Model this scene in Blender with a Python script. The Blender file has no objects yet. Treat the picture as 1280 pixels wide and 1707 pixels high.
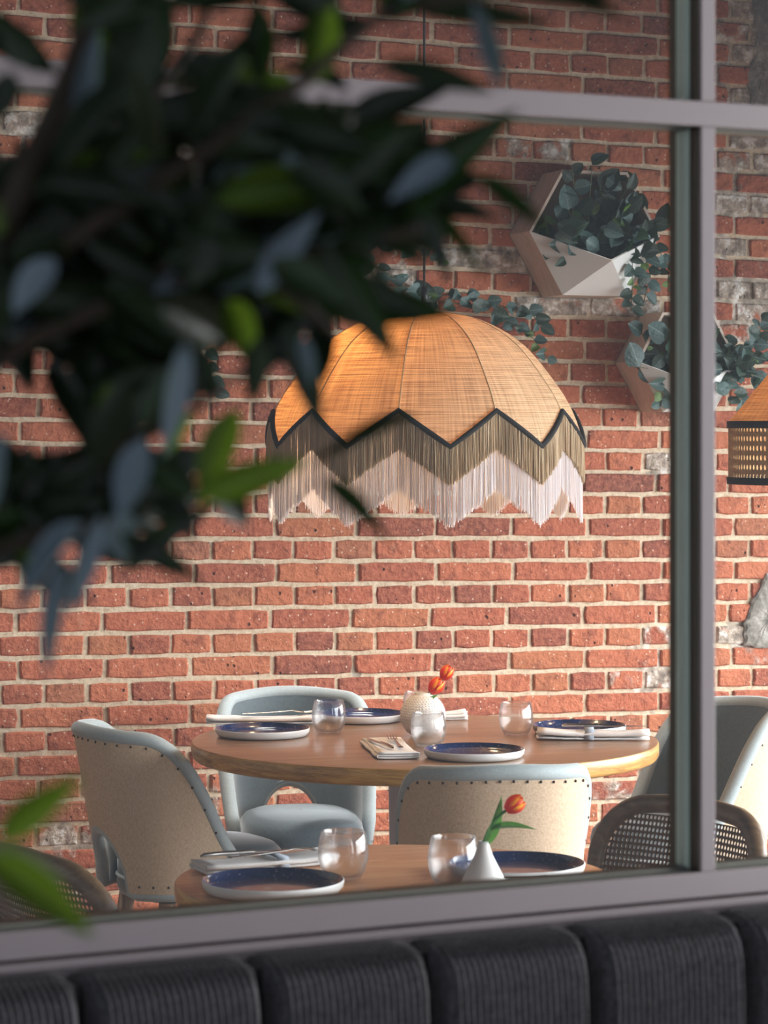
import bpy, bmesh, math, random
from mathutils import Vector, Matrix, noise as mnoise

random.seed(7)
SC = bpy.context.scene
COL = SC.collection
PI = math.pi
# ------------------------------------------------------------------ camera
F = 4400.0            # focal length in pixels of the 1280x1707 frame
HZ = 715.0            # image row of the horizon
CAMZ = 1.5
cd = bpy.data.cameras.new('camera')
cam = bpy.data.objects.new('camera', cd)
COL.objects.link(cam)
cam.location = (0, 0, CAMZ)
cam.rotation_euler = (PI/2, 0, 0)
cd.sensor_fit = 'VERTICAL'
cd.sensor_height = 36.0
cd.sensor_width = 27.0
cd.lens = F*36.0/1707.0
cd.shift_y = -(853.5-HZ)/1707.0
cd.clip_start = 0.05
cd.dof.use_dof = True
cd.dof.focus_distance = 6.25
cd.dof.aperture_fstop = 11.5
SC.camera = cam
# ------------------------------------------------------------------ world, light, exposure
w = bpy.data.worlds.new('world')
SC.world = w
w.use_nodes = True
bg = w.node_tree.nodes['Background']
bg.inputs[0].default_value = (0.78, 0.87, 1.0, 1)
bg.inputs[1].default_value = 0.52
SC.view_settings.view_transform = 'Standard'
SC.view_settings.look = 'None'
SC.view_settings.exposure = 0.0
SC.view_settings.gamma = 1.0
SC.view_settings.use_curve_mapping = False
SC.cycles.max_bounces = 6
SC.cycles.diffuse_bounces = 3
SC.cycles.use_light_tree = False

SC.cycles.glossy_bounces = 3
SC.cycles.transmission_bounces = 8
SC.cycles.transparent_max_bounces = 24
SC.cycles.caustics_reflective = False
SC.cycles.caustics_refractive = False

def area_light(name, loc, target, sx, sy, power, col, spread=180):
    l = bpy.data.lights.new(name, 'AREA')
    l.shape = 'RECTANGLE'; l.size = sx; l.size_y = sy
    l.energy = power; l.color = col; l.spread = math.radians(spread)
    o = bpy.data.objects.new(name, l)
    COL.objects.link(o)
    o.location = loc
    d = Vector(target)-Vector(loc)
    o.rotation_euler = d.to_track_quat('-Z', 'Y').to_euler()
    return o
WIN_Y0, WIN_Y1, WIN_Z0, WIN_Z1, WIN_X = 2.9, 8.4, 0.30, 2.05, 3.0
area_light('window_daylight', (WIN_X+0.25, (WIN_Y0+WIN_Y1)/2, (WIN_Z0+WIN_Z1)/2),
           (0, (WIN_Y0+WIN_Y1)/2, (WIN_Z0+WIN_Z1)/2-1.75), WIN_Y1-WIN_Y0, WIN_Z1-WIN_Z0, 290, (0.94, 0.97, 1.0), 117)
wash = area_light('added_wall_light', (0.25, 7.76-0.46, 3.22), (0.25, 7.76-0.46, 0), 4.4, 0.10, 17, (1.0, 0.96, 0.92), 34)
wash.rotation_euler = (0, 0, math.atan(0.384))   # unseen ceiling strip added to brighten the lower brick wall, parallel to it
area_light('front_window_daylight', (2.05, 2.12, 1.55), (0.0, 1.9, 1.3), 0.85, 1.9, 35, (1.0, 0.98, 0.97))

# ------------------------------------------------------------------ helpers
def at(px, py, D):
    return Vector(((px-640.0)*D/F, D, CAMZ-(py-HZ)*D/F))
def srgb(r, g, b):
    def c(v):
        v /= 255.0
        return v/12.92 if v <= 0.04045 else ((v+0.055)/1.055)**2.4
    return (c(r), c(g), c(b), 1.0)
def smooth(a, b, x):
    t = min(1.0, max(0.0, (x-a)/(b-a)))
    return t*t*(3-2*t)

class MB:
    def __init__(s):
        s.v = []; s.f = []; s.uv = None
    def quadgrid(s, rows, closed_u=False, closed_v=False, flip=False):
        """rows: list of lists of points"""
        base = len(s.v); n = len(rows[0]); m = len(rows)
        for r in rows: s.v.extend([tuple(p) for p in r])
        for j in range(m if closed_v else m-1):
            for i in range(n if closed_u else n-1):
                a = base+j*n+i; b = base+j*n+(i+1) % n
                c = base+((j+1) % m)*n+(i+1) % n; d = base+((j+1) % m)*n+i
                s.f.append((a, d, c, b) if flip else (a, b, c, d))
        return base
    def box(s, x0, x1, y0, y1, z0, z1, M=None):
        b = len(s.v)
        ps = [(x0,y0,z0),(x1,y0,z0),(x1,y1,z0),(x0,y1,z0),(x0,y0,z1),(x1,y0,z1),(x1,y1,z1),(x0,y1,z1)]
        s.v.extend([tuple(M@Vector(p)) if M else p for p in ps])
        for q in ((0,3,2,1),(4,5,6,7),(0,1,5,4),(1,2,6,5),(2,3,7,6),(3,0,4,7)):
            s.f.append(tuple(b+i for i in q))
    def lathe(s, prof, n=32, c=(0,0,0), close=False):
        rows = []
        for r, z in prof:
            r = max(r, 1e-5)
            rows.append([(c[0]+r*math.cos(2*PI*i/n), c[1]+r*math.sin(2*PI*i/n), c[2]+z) for i in range(n)])
        s.quadgrid(rows, closed_u=True, closed_v=close)
    def tube(s, pts, rad, n=8, closed=False, cap=True, up=Vector((0.13, 0.21, 1))):
        pts = [Vector(p) for p in pts]
        m = len(pts); rows = []
        if not hasattr(rad, '__len__'): rad = [rad]*m
        prev = None
        for i, p in enumerate(pts):
            if closed: t = pts[(i+1) % m]-pts[i-1]
            else: t = pts[min(i+1, m-1)]-pts[max(i-1, 0)]
            t.normalize()
            if prev is None:
                a = t.cross(up)
                if a.length < 1e-4: a = t.cross(Vector((1, 0, 0)))
            else:
                a = prev-t*prev.dot(t)
                if a.length < 1e-6: a = t.cross(up)
            a.normalize(); prev = a
            b = t.cross(a)
            rows.append([p+(a*math.cos(2*PI*k/n)+b*math.sin(2*PI*k/n))*rad[i] for k in range(n)])
        base = s.quadgrid(rows, closed_u=True, closed_v=closed)
        if cap and not closed:
            s.f.append(tuple(base+k for k in range(n))[::-1])
            s.f.append(tuple(base+(m-1)*n+k for k in range(n)))
    def add(s, other, M):
        b = len(s.v)
        s.v.extend([tuple(M@Vector(p)) for p in other.v])
        s.f.extend([tuple(b+i for i in f) for f in other.f])
    def mesh(s, name, mat, smooth_=True):
        me = bpy.data.meshes.new(name)
        me.from_pydata(s.v, [], s.f)
        bm = bmesh.new(); bm.from_mesh(me)
        bmesh.ops.recalc_face_normals(bm, faces=bm.faces)
        bm.to_mesh(me); bm.free()
        if mat: me.materials.append(mat)
        if smooth_:
            me.polygons.foreach_set('use_smooth', [True]*len(me.polygons))
        me.update()
        return me
    def build(s, name, mat, parent=None, smooth_=True, loc=None):
        return link(name, s.mesh(name, mat, smooth_), parent, loc)
def link(name, me, parent=None, loc=None):
    o = bpy.data.objects.new(name, me)
    COL.objects.link(o)
    if parent: o.parent = parent
    if loc is not None: o.location = loc
    return o
def tag(o, label=None, cat=None, group=None, kind=None):
    if label: o['label'] = label
    if cat: o['category'] = cat
    if group: o['group'] = group
    if kind: o['kind'] = kind
    return o
def empty(name, loc=(0,0,0), rz=0.0, **k):
    o = bpy.data.objects.new(name, None)
    COL.objects.link(o)
    o.location = loc; o.rotation_euler = (0, 0, rz); o.empty_display_size = 0.05
    return tag(o, **k)
def copy_tree(o, parent=None):
    c = o.copy(); COL.objects.link(c)
    if parent: c.parent = parent
    for ch in list(o.children): copy_tree(ch, c)
    return c
def bevel(o, wdt, seg=2):
    m = o.modifiers.new('bevel', 'BEVEL'); m.width = wdt; m.segments = seg; m.limit_method = 'ANGLE'
    return o

# ------------------------------------------------------------------ materials
class NT:
    def __init__(s, name):
        s.m = bpy.data.materials.new(name); s.m.use_nodes = True
        s.t = s.m.node_tree; s.n = s.t.nodes; s.l = s.t.links
        s.p = s.n['Principled BSDF']; s.out = s.n['Material Output']
    def new(s, typ, **k):
        n = s.n.new(typ)
        for a, b in k.items(): setattr(n, a, b)
        return n
    def ln(s, a, b): s.l.new(a, b)
    def math(s, op, a, b=None, c=None, clamp=False):
        n = s.new('ShaderNodeMath', operation=op, use_clamp=clamp)
        for i, v in enumerate((a, b, c)):
            if v is None: continue
            if hasattr(v, 'is_linked'): s.ln(v, n.inputs[i])
            else: n.inputs[i].default_value = v
        return n.outputs[0]
    def mix(s, fac, a, b, blend='MIX'):
        n = s.new('ShaderNodeMix', data_type='RGBA', blend_type=blend)
        for i, v in ((0, fac), (6, a), (7, b)):
            if hasattr(v, 'is_linked'): s.ln(v, n.inputs[i])
            else: n.inputs[i].default_value = v
        return n.outputs[2]
    def coord(s, which='Object', scale=(1,1,1), rot=(0,0,0)):
        tc = s.new('ShaderNodeTexCoord'); mp = s.new('ShaderNodeMapping')
        mp.inputs['Scale'].default_value = scale; mp.inputs['Rotation'].default_value = rot
        s.ln(tc.outputs[which], mp.inputs[0]); return mp.outputs[0]
    def noise(s, vec, scale, detail=3, rough=0.55, dist=0.0, out=0):
        n = s.new('ShaderNodeTexNoise')
        n.inputs['Scale'].default_value = scale; n.inputs['Detail'].default_value = detail
        n.inputs['Roughness'].default_value = rough; n.inputs['Distortion'].default_value = dist
        if vec is not None: s.ln(vec, n.inputs['Vector'])
        return n.outputs[out]
    def ramp(s, fac, stops):
        n = s.new('ShaderNodeValToRGB'); e = n.color_ramp.elements
        while len(e) < len(stops): e.new(0.5)
        for i, (p, c) in enumerate(stops): e[i].position = p; e[i].color = c
        s.ln(fac, n.inputs[0]); return n.outputs[0]
    def step(s, v, a, b):
        n = s.new('ShaderNodeMapRange', interpolation_type='SMOOTHSTEP')
        n.inputs[1].default_value = a; n.inputs[2].default_value = b
        s.ln(v, n.inputs[0]); return n.outputs[0]
    def bump(s, h, strength=0.3, dist=0.002):
        n = s.new('ShaderNodeBump'); n.inputs['Strength'].default_value = strength
        n.inputs['Distance'].default_value = dist
        s.ln(h, n.inputs['Height']); s.ln(n.outputs[0], s.p.inputs['Normal']); return n
    def base(s, v, rough=0.6, **k):
        if hasattr(v, 'is_linked'): s.ln(v, s.p.inputs['Base Color'])
        else: s.p.inputs['Base Color'].default_value = v
        s.p.inputs['Roughness'].default_value = rough
        for a, b in k.items(): s.p.inputs[a.replace('_', ' ')].default_value = b
        return s
G1 = lambda v: (v, v, v, 1)

def m_plain(name, col, rough=0.5, nscale=30, var=0.12, bstr=0.1, bdist=0.001, **k):
    t = NT(name); co = t.coord()
    nz = t.noise(co, nscale)
    c2 = tuple(min(1, x*(1+var)) for x in col[:3])+(1,); c1 = tuple(x*(1-var) for x in col[:3])+(1,)
    t.base(t.mix(nz, c1, c2), rough, **k)
    t.bump(nz, bstr, bdist)
    return t.m

# wall geometry
WA = math.atan(0.384)                       # the brick wall turns away to the right
WY0 = 7.76
UX, UY = math.cos(WA), math.sin(WA)
NX, NY = math.sin(WA), -math.cos(WA)        # wall normal, towards the room
TILT = 0.0133                               # the courses of the old wall run slightly downhill
def wallpt(u, z, d=0.0):
    return Vector((u*UX+d*NX, WY0+u*UY+d*NY, z))
def wall_uz(px, py):
    q = (px-640.0)/F; X = WY0*q/(1-0.384*q); D = WY0+0.384*X
    return X/UX, CAMZ-(py-HZ)*D/F

LIME = [(60,215,95,36,.9),(270,232,70,38,.9),(655,245,70,34,.9),(890,238,140,20,.75),(850,432,150,34,.85),(640,470,90,60,.7),
        (960,508,160,20,.85),(1207,120,22,200,1.0),(1278,110,34,190,1.1),(1208,340,28,150,1.05),(1262,330,30,60,.9),(1262,200,30,40,.8),(1240,500,80,70,1.0),(1097,786,17,22,1.5),
        (1085,1110,60,95,.75),(1240,1075,60,60,.85),(1250,1360,90,60,.9),(260,1412,150,48,1.15),(380,1300,40,90,.6),
        (297,784,16,16,1.5),(604,1112,10,14,1.4),(80,1380,60,40,.7),(485,1115,8,8,1.2),(1130,330,30,60,.7),(430,20,20,60,.7),
        (1110,1310,200,60,.6),(820,40,12,60,.8)]
def lime_at(u, z):
    best = 0.0
    for cx, cy, rx, ry, k in LIME_UZ:
        d = math.hypot((u-cx)/rx, (z-cy)/ry)
        best = max(best, k*(1-smooth(0.3, 1.5, d)))
    return best
LIME_UZ = [(*wall_uz(cx, cy), rx/560.0, ry/560.0, k) for cx, cy, rx, ry, k in LIME]
def lime_mask(t, obj=False):
    geo = t.new('ShaderNodeNewGeometry')
    sp = t.new('ShaderNodeSeparateXYZ'); t.ln(geo.outputs['Position'], sp.inputs[0])
    u = t.math('ADD', t.math('MULTIPLY', sp.outputs[0], UX), t.math('MULTIPLY', t.math('SUBTRACT', sp.outputs[1], WY0), UY))
    cv = t.new('ShaderNodeCombineXYZ'); t.ln(u, cv.inputs[0]); t.ln(sp.outputs[2], cv.inputs[1])
    P = cv.outputs[0]
    nz = t.noise(P, 11, 4, 0.6, 0.4)
    a = t.new('ShaderNodeAttribute', attribute_name='lime')
    if obj: a.attribute_type = 'OBJECT'
    tot = t.math('ADD', t.math('MULTIPLY', a.outputs['Fac'], 0.62), nz)
    return P, t.step(tot, 0.80, 0.95)
def lime_colour(t, P):
    a = t.noise(P, 26, 4, 0.6)
    return t.ramp(a, [(0.32, srgb(112,102,92)), (0.44, srgb(150,142,132)), (0.52, srgb(186,172,156)), (0.60, srgb(226,222,216))])

def brick_mat(name, use_attr):
    t = NT(name)
    if use_attr:
        a = t.new('ShaderNodeAttribute', attribute_name='brand'); r = a.outputs['Fac']
    else:
        r = t.new('ShaderNodeObjectInfo').outputs['Random']
    P, lm = lime_mask(t, not use_attr)
    big = t.noise(P, 3.0, 2)
    rr = t.math('ADD', t.math('MULTIPLY', r, 0.8), t.math('MULTIPLY', big, 0.25))
    base = t.ramp(rr, [(0.05, srgb(108,66,58)), (0.18, srgb(146,78,60)), (0.45, srgb(174,94,68)), (0.70, srgb(188,110,78)),
                       (0.86, srgb(174,106,72)), (0.98, srgb(136,92,78))])
    fine = t.noise(P, 70, 5, 0.65)
    c = t.mix(t.math('MULTIPLY', t.step(fine, 0.35, 0.75), 0.55), base, srgb(208,130,98))
    med = t.noise(P, 22, 4, 0.6)
    c = t.mix(t.math('MULTIPLY', t.step(med, 0.50, 0.70), 0.52), c, srgb(100,50,42))
    # pale grit and lime specks
    v = t.new('ShaderNodeTexVoronoi'); v.inputs['Scale'].default_value = 75; t.ln(P, v.inputs['Vector'])
    vs = t.new('ShaderNodeSeparateColor'); t.ln(v.outputs['Color'], vs.inputs[0])
    sp = t.math('MULTIPLY', t.step(v.outputs['Distance'], 0.26, 0.14), t.step(vs.outputs[0], 0.74, 0.76))
    c = t.mix(t.math('MULTIPLY', sp, 0.75), c, srgb(226,196,172))
    v2 = t.new('ShaderNodeTexVoronoi'); v2.inputs['Scale'].default_value = 34; t.ln(P, v2.inputs['Vector'])
    vs2 = t.new('ShaderNodeSeparateColor'); t.ln(v2.outputs['Color'], vs2.inputs[0])
    pit = t.math('MULTIPLY', t.step(v2.outputs['Distance'], 0.2, 0.08), t.step(vs2.outputs[1], 0.8, 0.82))
    c = t.mix(t.math('MULTIPLY', pit, 0.8), c, srgb(62,34,30))
    smear = t.math('MULTIPLY', t.step(t.noise(P, 7, 5, 0.7, 0.6), 0.60, 0.78), 0.35)
    c = t.mix(smear, c, srgb(200,164,136))
    c = t.mix(t.math('MULTIPLY', lm, 0.92), c, lime_colour(t, P))
    t.base(c, 0.9)
    h = t.math('ADD', t.math('MULTIPLY', fine, 0.6), t.math('MULTIPLY', med, 1.0))
    h = t.math('SUBTRACT', h, t.math('MULTIPLY', pit, 0.8))
    t.bump(h, 1.0, 0.012)
    return t.m
M_BRICK = brick_mat('fired_brick', False)
M_BRICKS = brick_mat('fired_brick_mass', True)
def mortar_mat():
    t = NT('lime_mortar'); P, lm = lime_mask(t)
    a = t.noise(P, 60, 5, 0.7); b = t.noise(P, 8, 3)
    c = t.ramp(a, [(0.3, srgb(178,154,128)), (0.5, srgb(216,196,168)), (0.72, srgb(234,220,198))])
    c = t.mix(t.math('MULTIPLY', b, 0.2), c, srgb(180,144,120))
    c = t.mix(t.math('MULTIPLY', lm, 0.8), c, lime_colour(t, P))
    t.base(c, 0.95); t.bump(a, 0.7, 0.006)
    return t.m
M_MORTAR = mortar_mat()
M_PLASTER = m_plain('wall_plaster', srgb(196,190,182), 0.9, 4, 0.06)
M_CEIL = m_plain('ceiling_paint', srgb(92,86,82), 0.9, 5, 0.06)
M_FLOOR = m_plain('floor_boards', srgb(118,92,72), 0.55, 6, 0.2)
M_FRAME = m_plain('frame_paint', srgb(150,140,143), 0.42, 12, 0.05, 0.04)
M_BEAD = m_plain('sage_bead', srgb(226,246,234), 0.35, 20, 0.05, 0.04)
M_SHADE_SIDE = m_plain('shaded_reveal', srgb(88,74,62), 0.45, 20, 0.08, 0.04)  # shade on the mullion sides painted in as a darker colour
M_SILL = m_plain('sage_grey_reveal', srgb(140,142,134), 0.4, 20, 0.05, 0.04)
M_BLACK = m_plain('black_metal', srgb(22,20,20), 0.45)
M_TRIM = m_plain('black_trim', srgb(26,22,20), 0.9, 200, 0.3, 0.6)
M_CORD = m_plain('black_cord', srgb(20,18,18), 0.7)
M_STEM = m_plain('leaf_stem', srgb(86,92,60), 0.6)
M_BARK = m_plain('tree_bark', srgb(66,56,46), 0.85, 60, 0.3, 0.6, 0.004)
M_SOIL = m_plain('soil', srgb(48,38,30), 0.95, 60, 0.3, 0.8, 0.01)
M_POT = m_plain('pot_glaze', srgb(180,176,170), 0.5)
M_STEEL = m_plain('cutlery_steel', srgb(190,186,184), 0.22, 40, 0.04, 0.02, Metallic=1.0)
M_BASE = m_plain('pedestal_paint', srgb(186,182,188), 0.5, 10, 0.05)

def glass_mat(name, thin):
    t = NT(name); t.n.remove(t.p)
    if thin:
        fr = t.new('ShaderNodeFresnel'); fr.inputs[0].default_value = 1.45
        a = t.new('ShaderNodeBsdfTransparent'); a.inputs[0].default_value = (0.972, 0.985, 0.978, 1)
        b = t.new('ShaderNodeBsdfGlossy'); b.inputs['Roughness'].default_value = 0.02
        m = t.new('ShaderNodeMixShader')
        t.ln(fr.outputs[0], m.inputs[0]); t.ln(a.outputs[0], m.inputs[1]); t.ln(b.outputs[0], m.inputs[2])
        t.ln(m.outputs[0], t.out.inputs[0])
    else:
        a = t.new('ShaderNodeBsdfTransparent'); a.inputs[0].default_value = (0.985, 0.987, 0.99, 1)
        rf = t.new('ShaderNodeBsdfRefraction'); rf.inputs['IOR'].default_value = 1.12; rf.inputs['Roughness'].default_value = 0.0
        gl = t.new('ShaderNodeBsdfGlossy'); gl.inputs['Roughness'].default_value = 0.05
        df = t.new('ShaderNodeBsdfTranslucent'); df.inputs[0].default_value = (0.95, 0.96, 1, 1)
        lw = t.new('ShaderNodeLayerWeight'); lw.inputs[0].default_value = 0.5
        m0 = t.new('ShaderNodeMixShader'); m0.inputs[0].default_value = 0.4
        t.ln(a.outputs[0], m0.inputs[1]); t.ln(rf.outputs[0], m0.inputs[2])
        f = t.math('ADD', t.math('MULTIPLY', t.math('POWER', lw.outputs['Facing'], 3.0), 0.32), 0.05)
        m = t.new('ShaderNodeMixShader'); t.ln(f, m.inputs[0])
        t.ln(m0.outputs[0], m.inputs[1]); t.ln(gl.outputs[0], m.inputs[2])
        f2 = t.math('MULTIPLY', t.math('POWER', lw.outputs['Facing'], 3.0), 0.17)
        m2 = t.new('ShaderNodeMixShader'); t.ln(f2, m2.inputs[0])
        t.ln(m.outputs[0], m2.inputs[1]); t.ln(df.outputs[0], m2.inputs[2]); t.ln(m2.outputs[0], t.out.inputs[0])
    return t.m
M_PANE = glass_mat('window_glass', True)
M_GLASS = glass_mat('tumbler_glass', False)

def fabric(name, c1, c2, scale, rough=0.85, sheen=0.0, bstr=0.4, bdist=0.0012, blot=0.2):
    t = NT(name); co = t.coord()
    a = t.noise(t.coord(scale=(scale*0.25, scale, scale)), 1, 3, 0.6); b = t.noise(t.coord(scale=(scale, scale, scale*0.25)), 1, 3, 0.6)
    wv = t.math('ADD', t.math('MULTIPLY', a, 0.5), t.math('MULTIPLY', b, 0.5))
    big = t.noise(co, 6, 3)
    c = t.mix(t.step(wv, 0.35, 0.65), c1, c2)
    c = t.mix(t.math('MULTIPLY', big, blot), c, tuple(x*0.72 for x in c1[:3])+(1,))
    t.base(c, rough)
    if sheen:
        t.p.inputs['Sheen Weight'].default_value = sheen; t.p.inputs['Sheen Roughness'].default_value = 0.35
    t.bump(wv, bstr, bdist)
    return t.m
M_LINEN = fabric('beige_linen', srgb(182,156,130), srgb(208,184,158), 420, 0.9, 0.0, 0.35)
M_VELVET = fabric('blue_grey_velvet', srgb(82,93,99), srgb(94,105,111), 300, 0.75, 0.6, 0.08)
M_EDGE = fabric('pale_blue_edge', srgb(152,161,163), srgb(164,172,174), 300, 0.7, 0.4, 0.08)
M_NAPKIN = fabric('white_cotton', srgb(226,220,218), srgb(238,234,232), 500, 0.9, 0.0, 0.2)
M_NSTRIPE = fabric('grey_blue_stripe', srgb(150,158,170), srgb(170,176,186), 500, 0.9, 0.0, 0.2)
M_BANQ = fabric('charcoal_chenille', srgb(74,72,75), srgb(116,115,120), 330, 0.95, 0.25, 0.8, 0.003, 0.5)

def wood(name, c1, c2, c3, rough, axis=(1.2, 12, 12), coat=0.0):
    t = NT(name); co = t.coord(scale=axis)
    a = t.noise(co, 2.2, 5, 0.6, 1.6); b = t.noise(co, 14, 4, 0.65, 0.4)
    s = t.math('ADD', t.math('MULTIPLY', a, 0.7), t.math('MULTIPLY', b, 0.3))
    c = t.ramp(s, [(0.32, c1), (0.5, c2), (0.66, c3)])
    t.base(c, rough)
    if coat:
        t.p.inputs['Coat Weight'].default_value = coat; t.p.inputs['Coat Roughness'].default_value = 0.18
    t.bump(s, 0.12, 0.001)
    return t.m
M_TABLE = wood('table_wood', srgb(104,74,50), srgb(142,104,72), srgb(166,128,92), 0.28, coat=0.5)
M_TABLE2 = wood('table_wood_light', srgb(166,104,62), srgb(202,140,92), srgb(218,164,114), 0.36, coat=0.3)
M_TEDGE = wood('table_edge_wood', srgb(112,74,34), srgb(176,126,60), srgb(206,160,88), 0.4, axis=(3, 3, 26), coat=0.2)
M_LEG = wood('leg_wood', srgb(120,92,72), srgb(158,128,106), srgb(176,150,130), 0.5, axis=(12, 12, 1.5))
M_CANEWOOD = wood('cane_chair_wood', srgb(72,52,33), srgb(98,73,48), srgb(120,93,64), 0.42, axis=(3, 12, 12), coat=0.15)
M_CANE = m_plain('cane_webbing', srgb(92,66,42), 0.55, 120, 0.25, 0.4)
M_CANEPALE = m_plain('pale_cane', srgb(176,148,108), 0.6, 120, 0.2, 0.4)
M_HEXOUT = wood('planter_ply', srgb(176,158,142), srgb(194,176,162), srgb(204,190,176), 0.6, axis=(6, 6, 2))
M_HEXWHITE = m_plain('planter_white', srgb(206,206,204), 0.45, 14, 0.06)
M_HEXIN = m_plain('planter_inside', srgb(128,108,84), 0.7, 14, 0.1)

def raffia():
    t = NT('woven_raffia'); 
    co = t.coord('UV', scale=(1, 1, 1))
    f1 = t.noise(t.coord('UV', scale=(5, 330, 1)), 1, 3, 0.6)
    f2 = t.noise(t.coord('UV', scale=(150, 6, 1)), 1, 3, 0.6)
    wv = t.new('ShaderNodeTexWave', bands_direction='Y'); wv.inputs['Scale'].default_value = 55; wv.inputs['Distortion'].default_value = 1.2
    wv.inputs['Detail'].default_value = 2; wv.inputs['Detail Scale'].default_value = 3
    t.ln(co, wv.inputs['Vector'])
    s = t.math('ADD', t.math('MULTIPLY', f1, 0.62), t.math('MULTIPLY', f2, 0.38))
    c = t.ramp(s, [(0.34, srgb(186,154,112)), (0.5, srgb(224,198,160)), (0.66, srgb(240,222,190))])
    t.base(c, 0.75)
    t.bump(t.math('ADD', f1, t.math('MULTIPLY', wv.outputs['Fac'], 0.4)), 0.6, 0.003)
    tr = t.new('ShaderNodeBsdfTranslucent')
    tc = t.mix(t.step(s, 0.36, 0.66), srgb(140,82,40), srgb(246,180,104))
    t.ln(tc, tr.inputs[0])
    m = t.new('ShaderNodeMixShader'); m.inputs[0].default_value = 0.33
    t.ln(t.p.outputs[0], m.inputs[1]); t.ln(tr.outputs[0], m.inputs[2]); t.ln(m.outputs[0], t.out.inputs[0])
    return t.m
M_RAFFIA = raffia()
M_SEAM = m_plain('seam_tape', srgb(206,176,136), 0.8, 90, 0.2)
def thread(name, col, trans):
    t = NT(name); t.base(col, 0.7)
    tr = t.new('ShaderNodeBsdfTranslucent'); tr.inputs[0].default_value = col
    m = t.new('ShaderNodeMixShader'); m.inputs[0].default_value = trans
    t.ln(t.p.outputs[0], m.inputs[1]); t.ln(tr.outputs[0], m.inputs[2]); t.ln(m.outputs[0], t.out.inputs[0])
    return t.m
M_FRK = thread('khaki_thread', srgb(224,200,166), 0.5)
M_FRW = thread('white_thread', srgb(252,246,246), 0.58)

def leaf_mat(name, c1, c2, vein, rough=0.4, trans=0.25, tcol=None, spec=0.5):
    t = NT(name); r = t.new('ShaderNodeObjectInfo').outputs['Random']
    co = t.coord()
    c = t.mix(r, c1, c2)
    nz = t.noise(co, 6, 4)
    c = t.mix(t.math('MULTIPLY', nz, 0.35), c, tuple(x*0.6 for x in c1[:3])+(1,))
    sx = t.new('ShaderNodeSeparateXYZ'); t.ln(co, sx.inputs[0])
    ax = t.math('ABSOLUTE', sx.outputs[0])
    c = t.mix(t.math('MULTIPLY', t.step(ax, 0.03, 0.008), 0.6), c, vein)
    t.base(c, rough); t.p.inputs['Specular IOR Level'].default_value = spec
    t.bump(nz, 0.2, 0.05)
    tr = t.new('ShaderNodeBsdfTranslucent'); tr.inputs[0].default_value = tcol or vein
    m = t.new('ShaderNodeMixShader'); m.inputs[0].default_value = trans
    t.ln(t.p.outputs[0], m.inputs[1]); t.ln(tr.outputs[0], m.inputs[2]); t.ln(m.outputs[0], t.out.inputs[0])
    return t.m
M_LDARK = leaf_mat('dark_leaf', srgb(26,38,26), srgb(40,54,32), srgb(60,76,44), 0.34, 0.10, srgb(50,90,20))
M_LGREEN = leaf_mat('green_leaf', srgb(56,82,28), srgb(88,112,36), srgb(112,140,56), 0.4, 0.34, srgb(116,150,36))
M_LBLUE = leaf_mat('glint_leaf', srgb(116,132,146), srgb(148,164,176), srgb(150,160,168), 0.45, 0.10, srgb(90,120,90))  # bluish glints on the leaves painted in as their colour
M_EUC = leaf_mat('eucalyptus_leaf', srgb(50,74,72), srgb(84,114,112), srgb(130,150,142), 0.5, 0.15, srgb(90,130,90))
M_EUCD = leaf_mat('eucalyptus_dark', srgb(34,50,43), srgb(52,74,63), srgb(90,110,96), 0.5, 0.15, srgb(70,110,60))
M_EUCG = leaf_mat('eucalyptus_young', srgb(84,116,60), srgb(120,150,84), srgb(140,170,100), 0.5, 0.3, srgb(130,180,80))
M_TULIPLEAF = leaf_mat('tulip_leaf', srgb(60,116,60), srgb(84,140,76), srgb(120,170,100), 0.4, 0.3, srgb(110,170,70))
def petal_mat():
    t = NT('tulip_petal'); co = t.coord(); sx = t.new('ShaderNodeSeparateXYZ'); t.ln(co, sx.inputs[0])
    ax = t.math('ABSOLUTE', sx.outputs[0])
    f = t.math('ADD', t.math('MULTIPLY', ax, 2.5), t.math('MULTIPLY', t.math('SUBTRACT', sx.outputs[1], 0.6), 0.9))
    f = t.math('ADD', f, t.math('MULTIPLY', t.math('SUBTRACT', t.noise(t.coord(scale=(14, 2, 1)), 1, 3), 0.5), 0.5))
    c = t.ramp(f, [(0.10, srgb(214,44,30)), (0.45, srgb(232,92,30)), (0.75, srgb(250,186,50))])
    t.base(c, 0.45)
    tr = t.new('ShaderNodeBsdfTranslucent'); t.ln(c, tr.inputs[0])
    m = t.new('ShaderNodeMixShader'); m.inputs[0].default_value = 0.3
    t.ln(t.p.outputs[0], m.inputs[1]); t.ln(tr.outputs[0], m.inputs[2]); t.ln(m.outputs[0], t.out.inputs[0])
    return t.m
M_PETAL = petal_mat()
M_CERAMIC = m_plain('white_ceramic', srgb(222,216,210), 0.5, 160, 0.06, 0.5, 0.002)
M_MATTECER = m_plain('matte_white_ceramic', srgb(206,204,202), 0.55, 40, 0.04)
M_PLATEOUT = m_plain('plate_body', srgb(208,208,208), 0.4, 60, 0.05)
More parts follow.
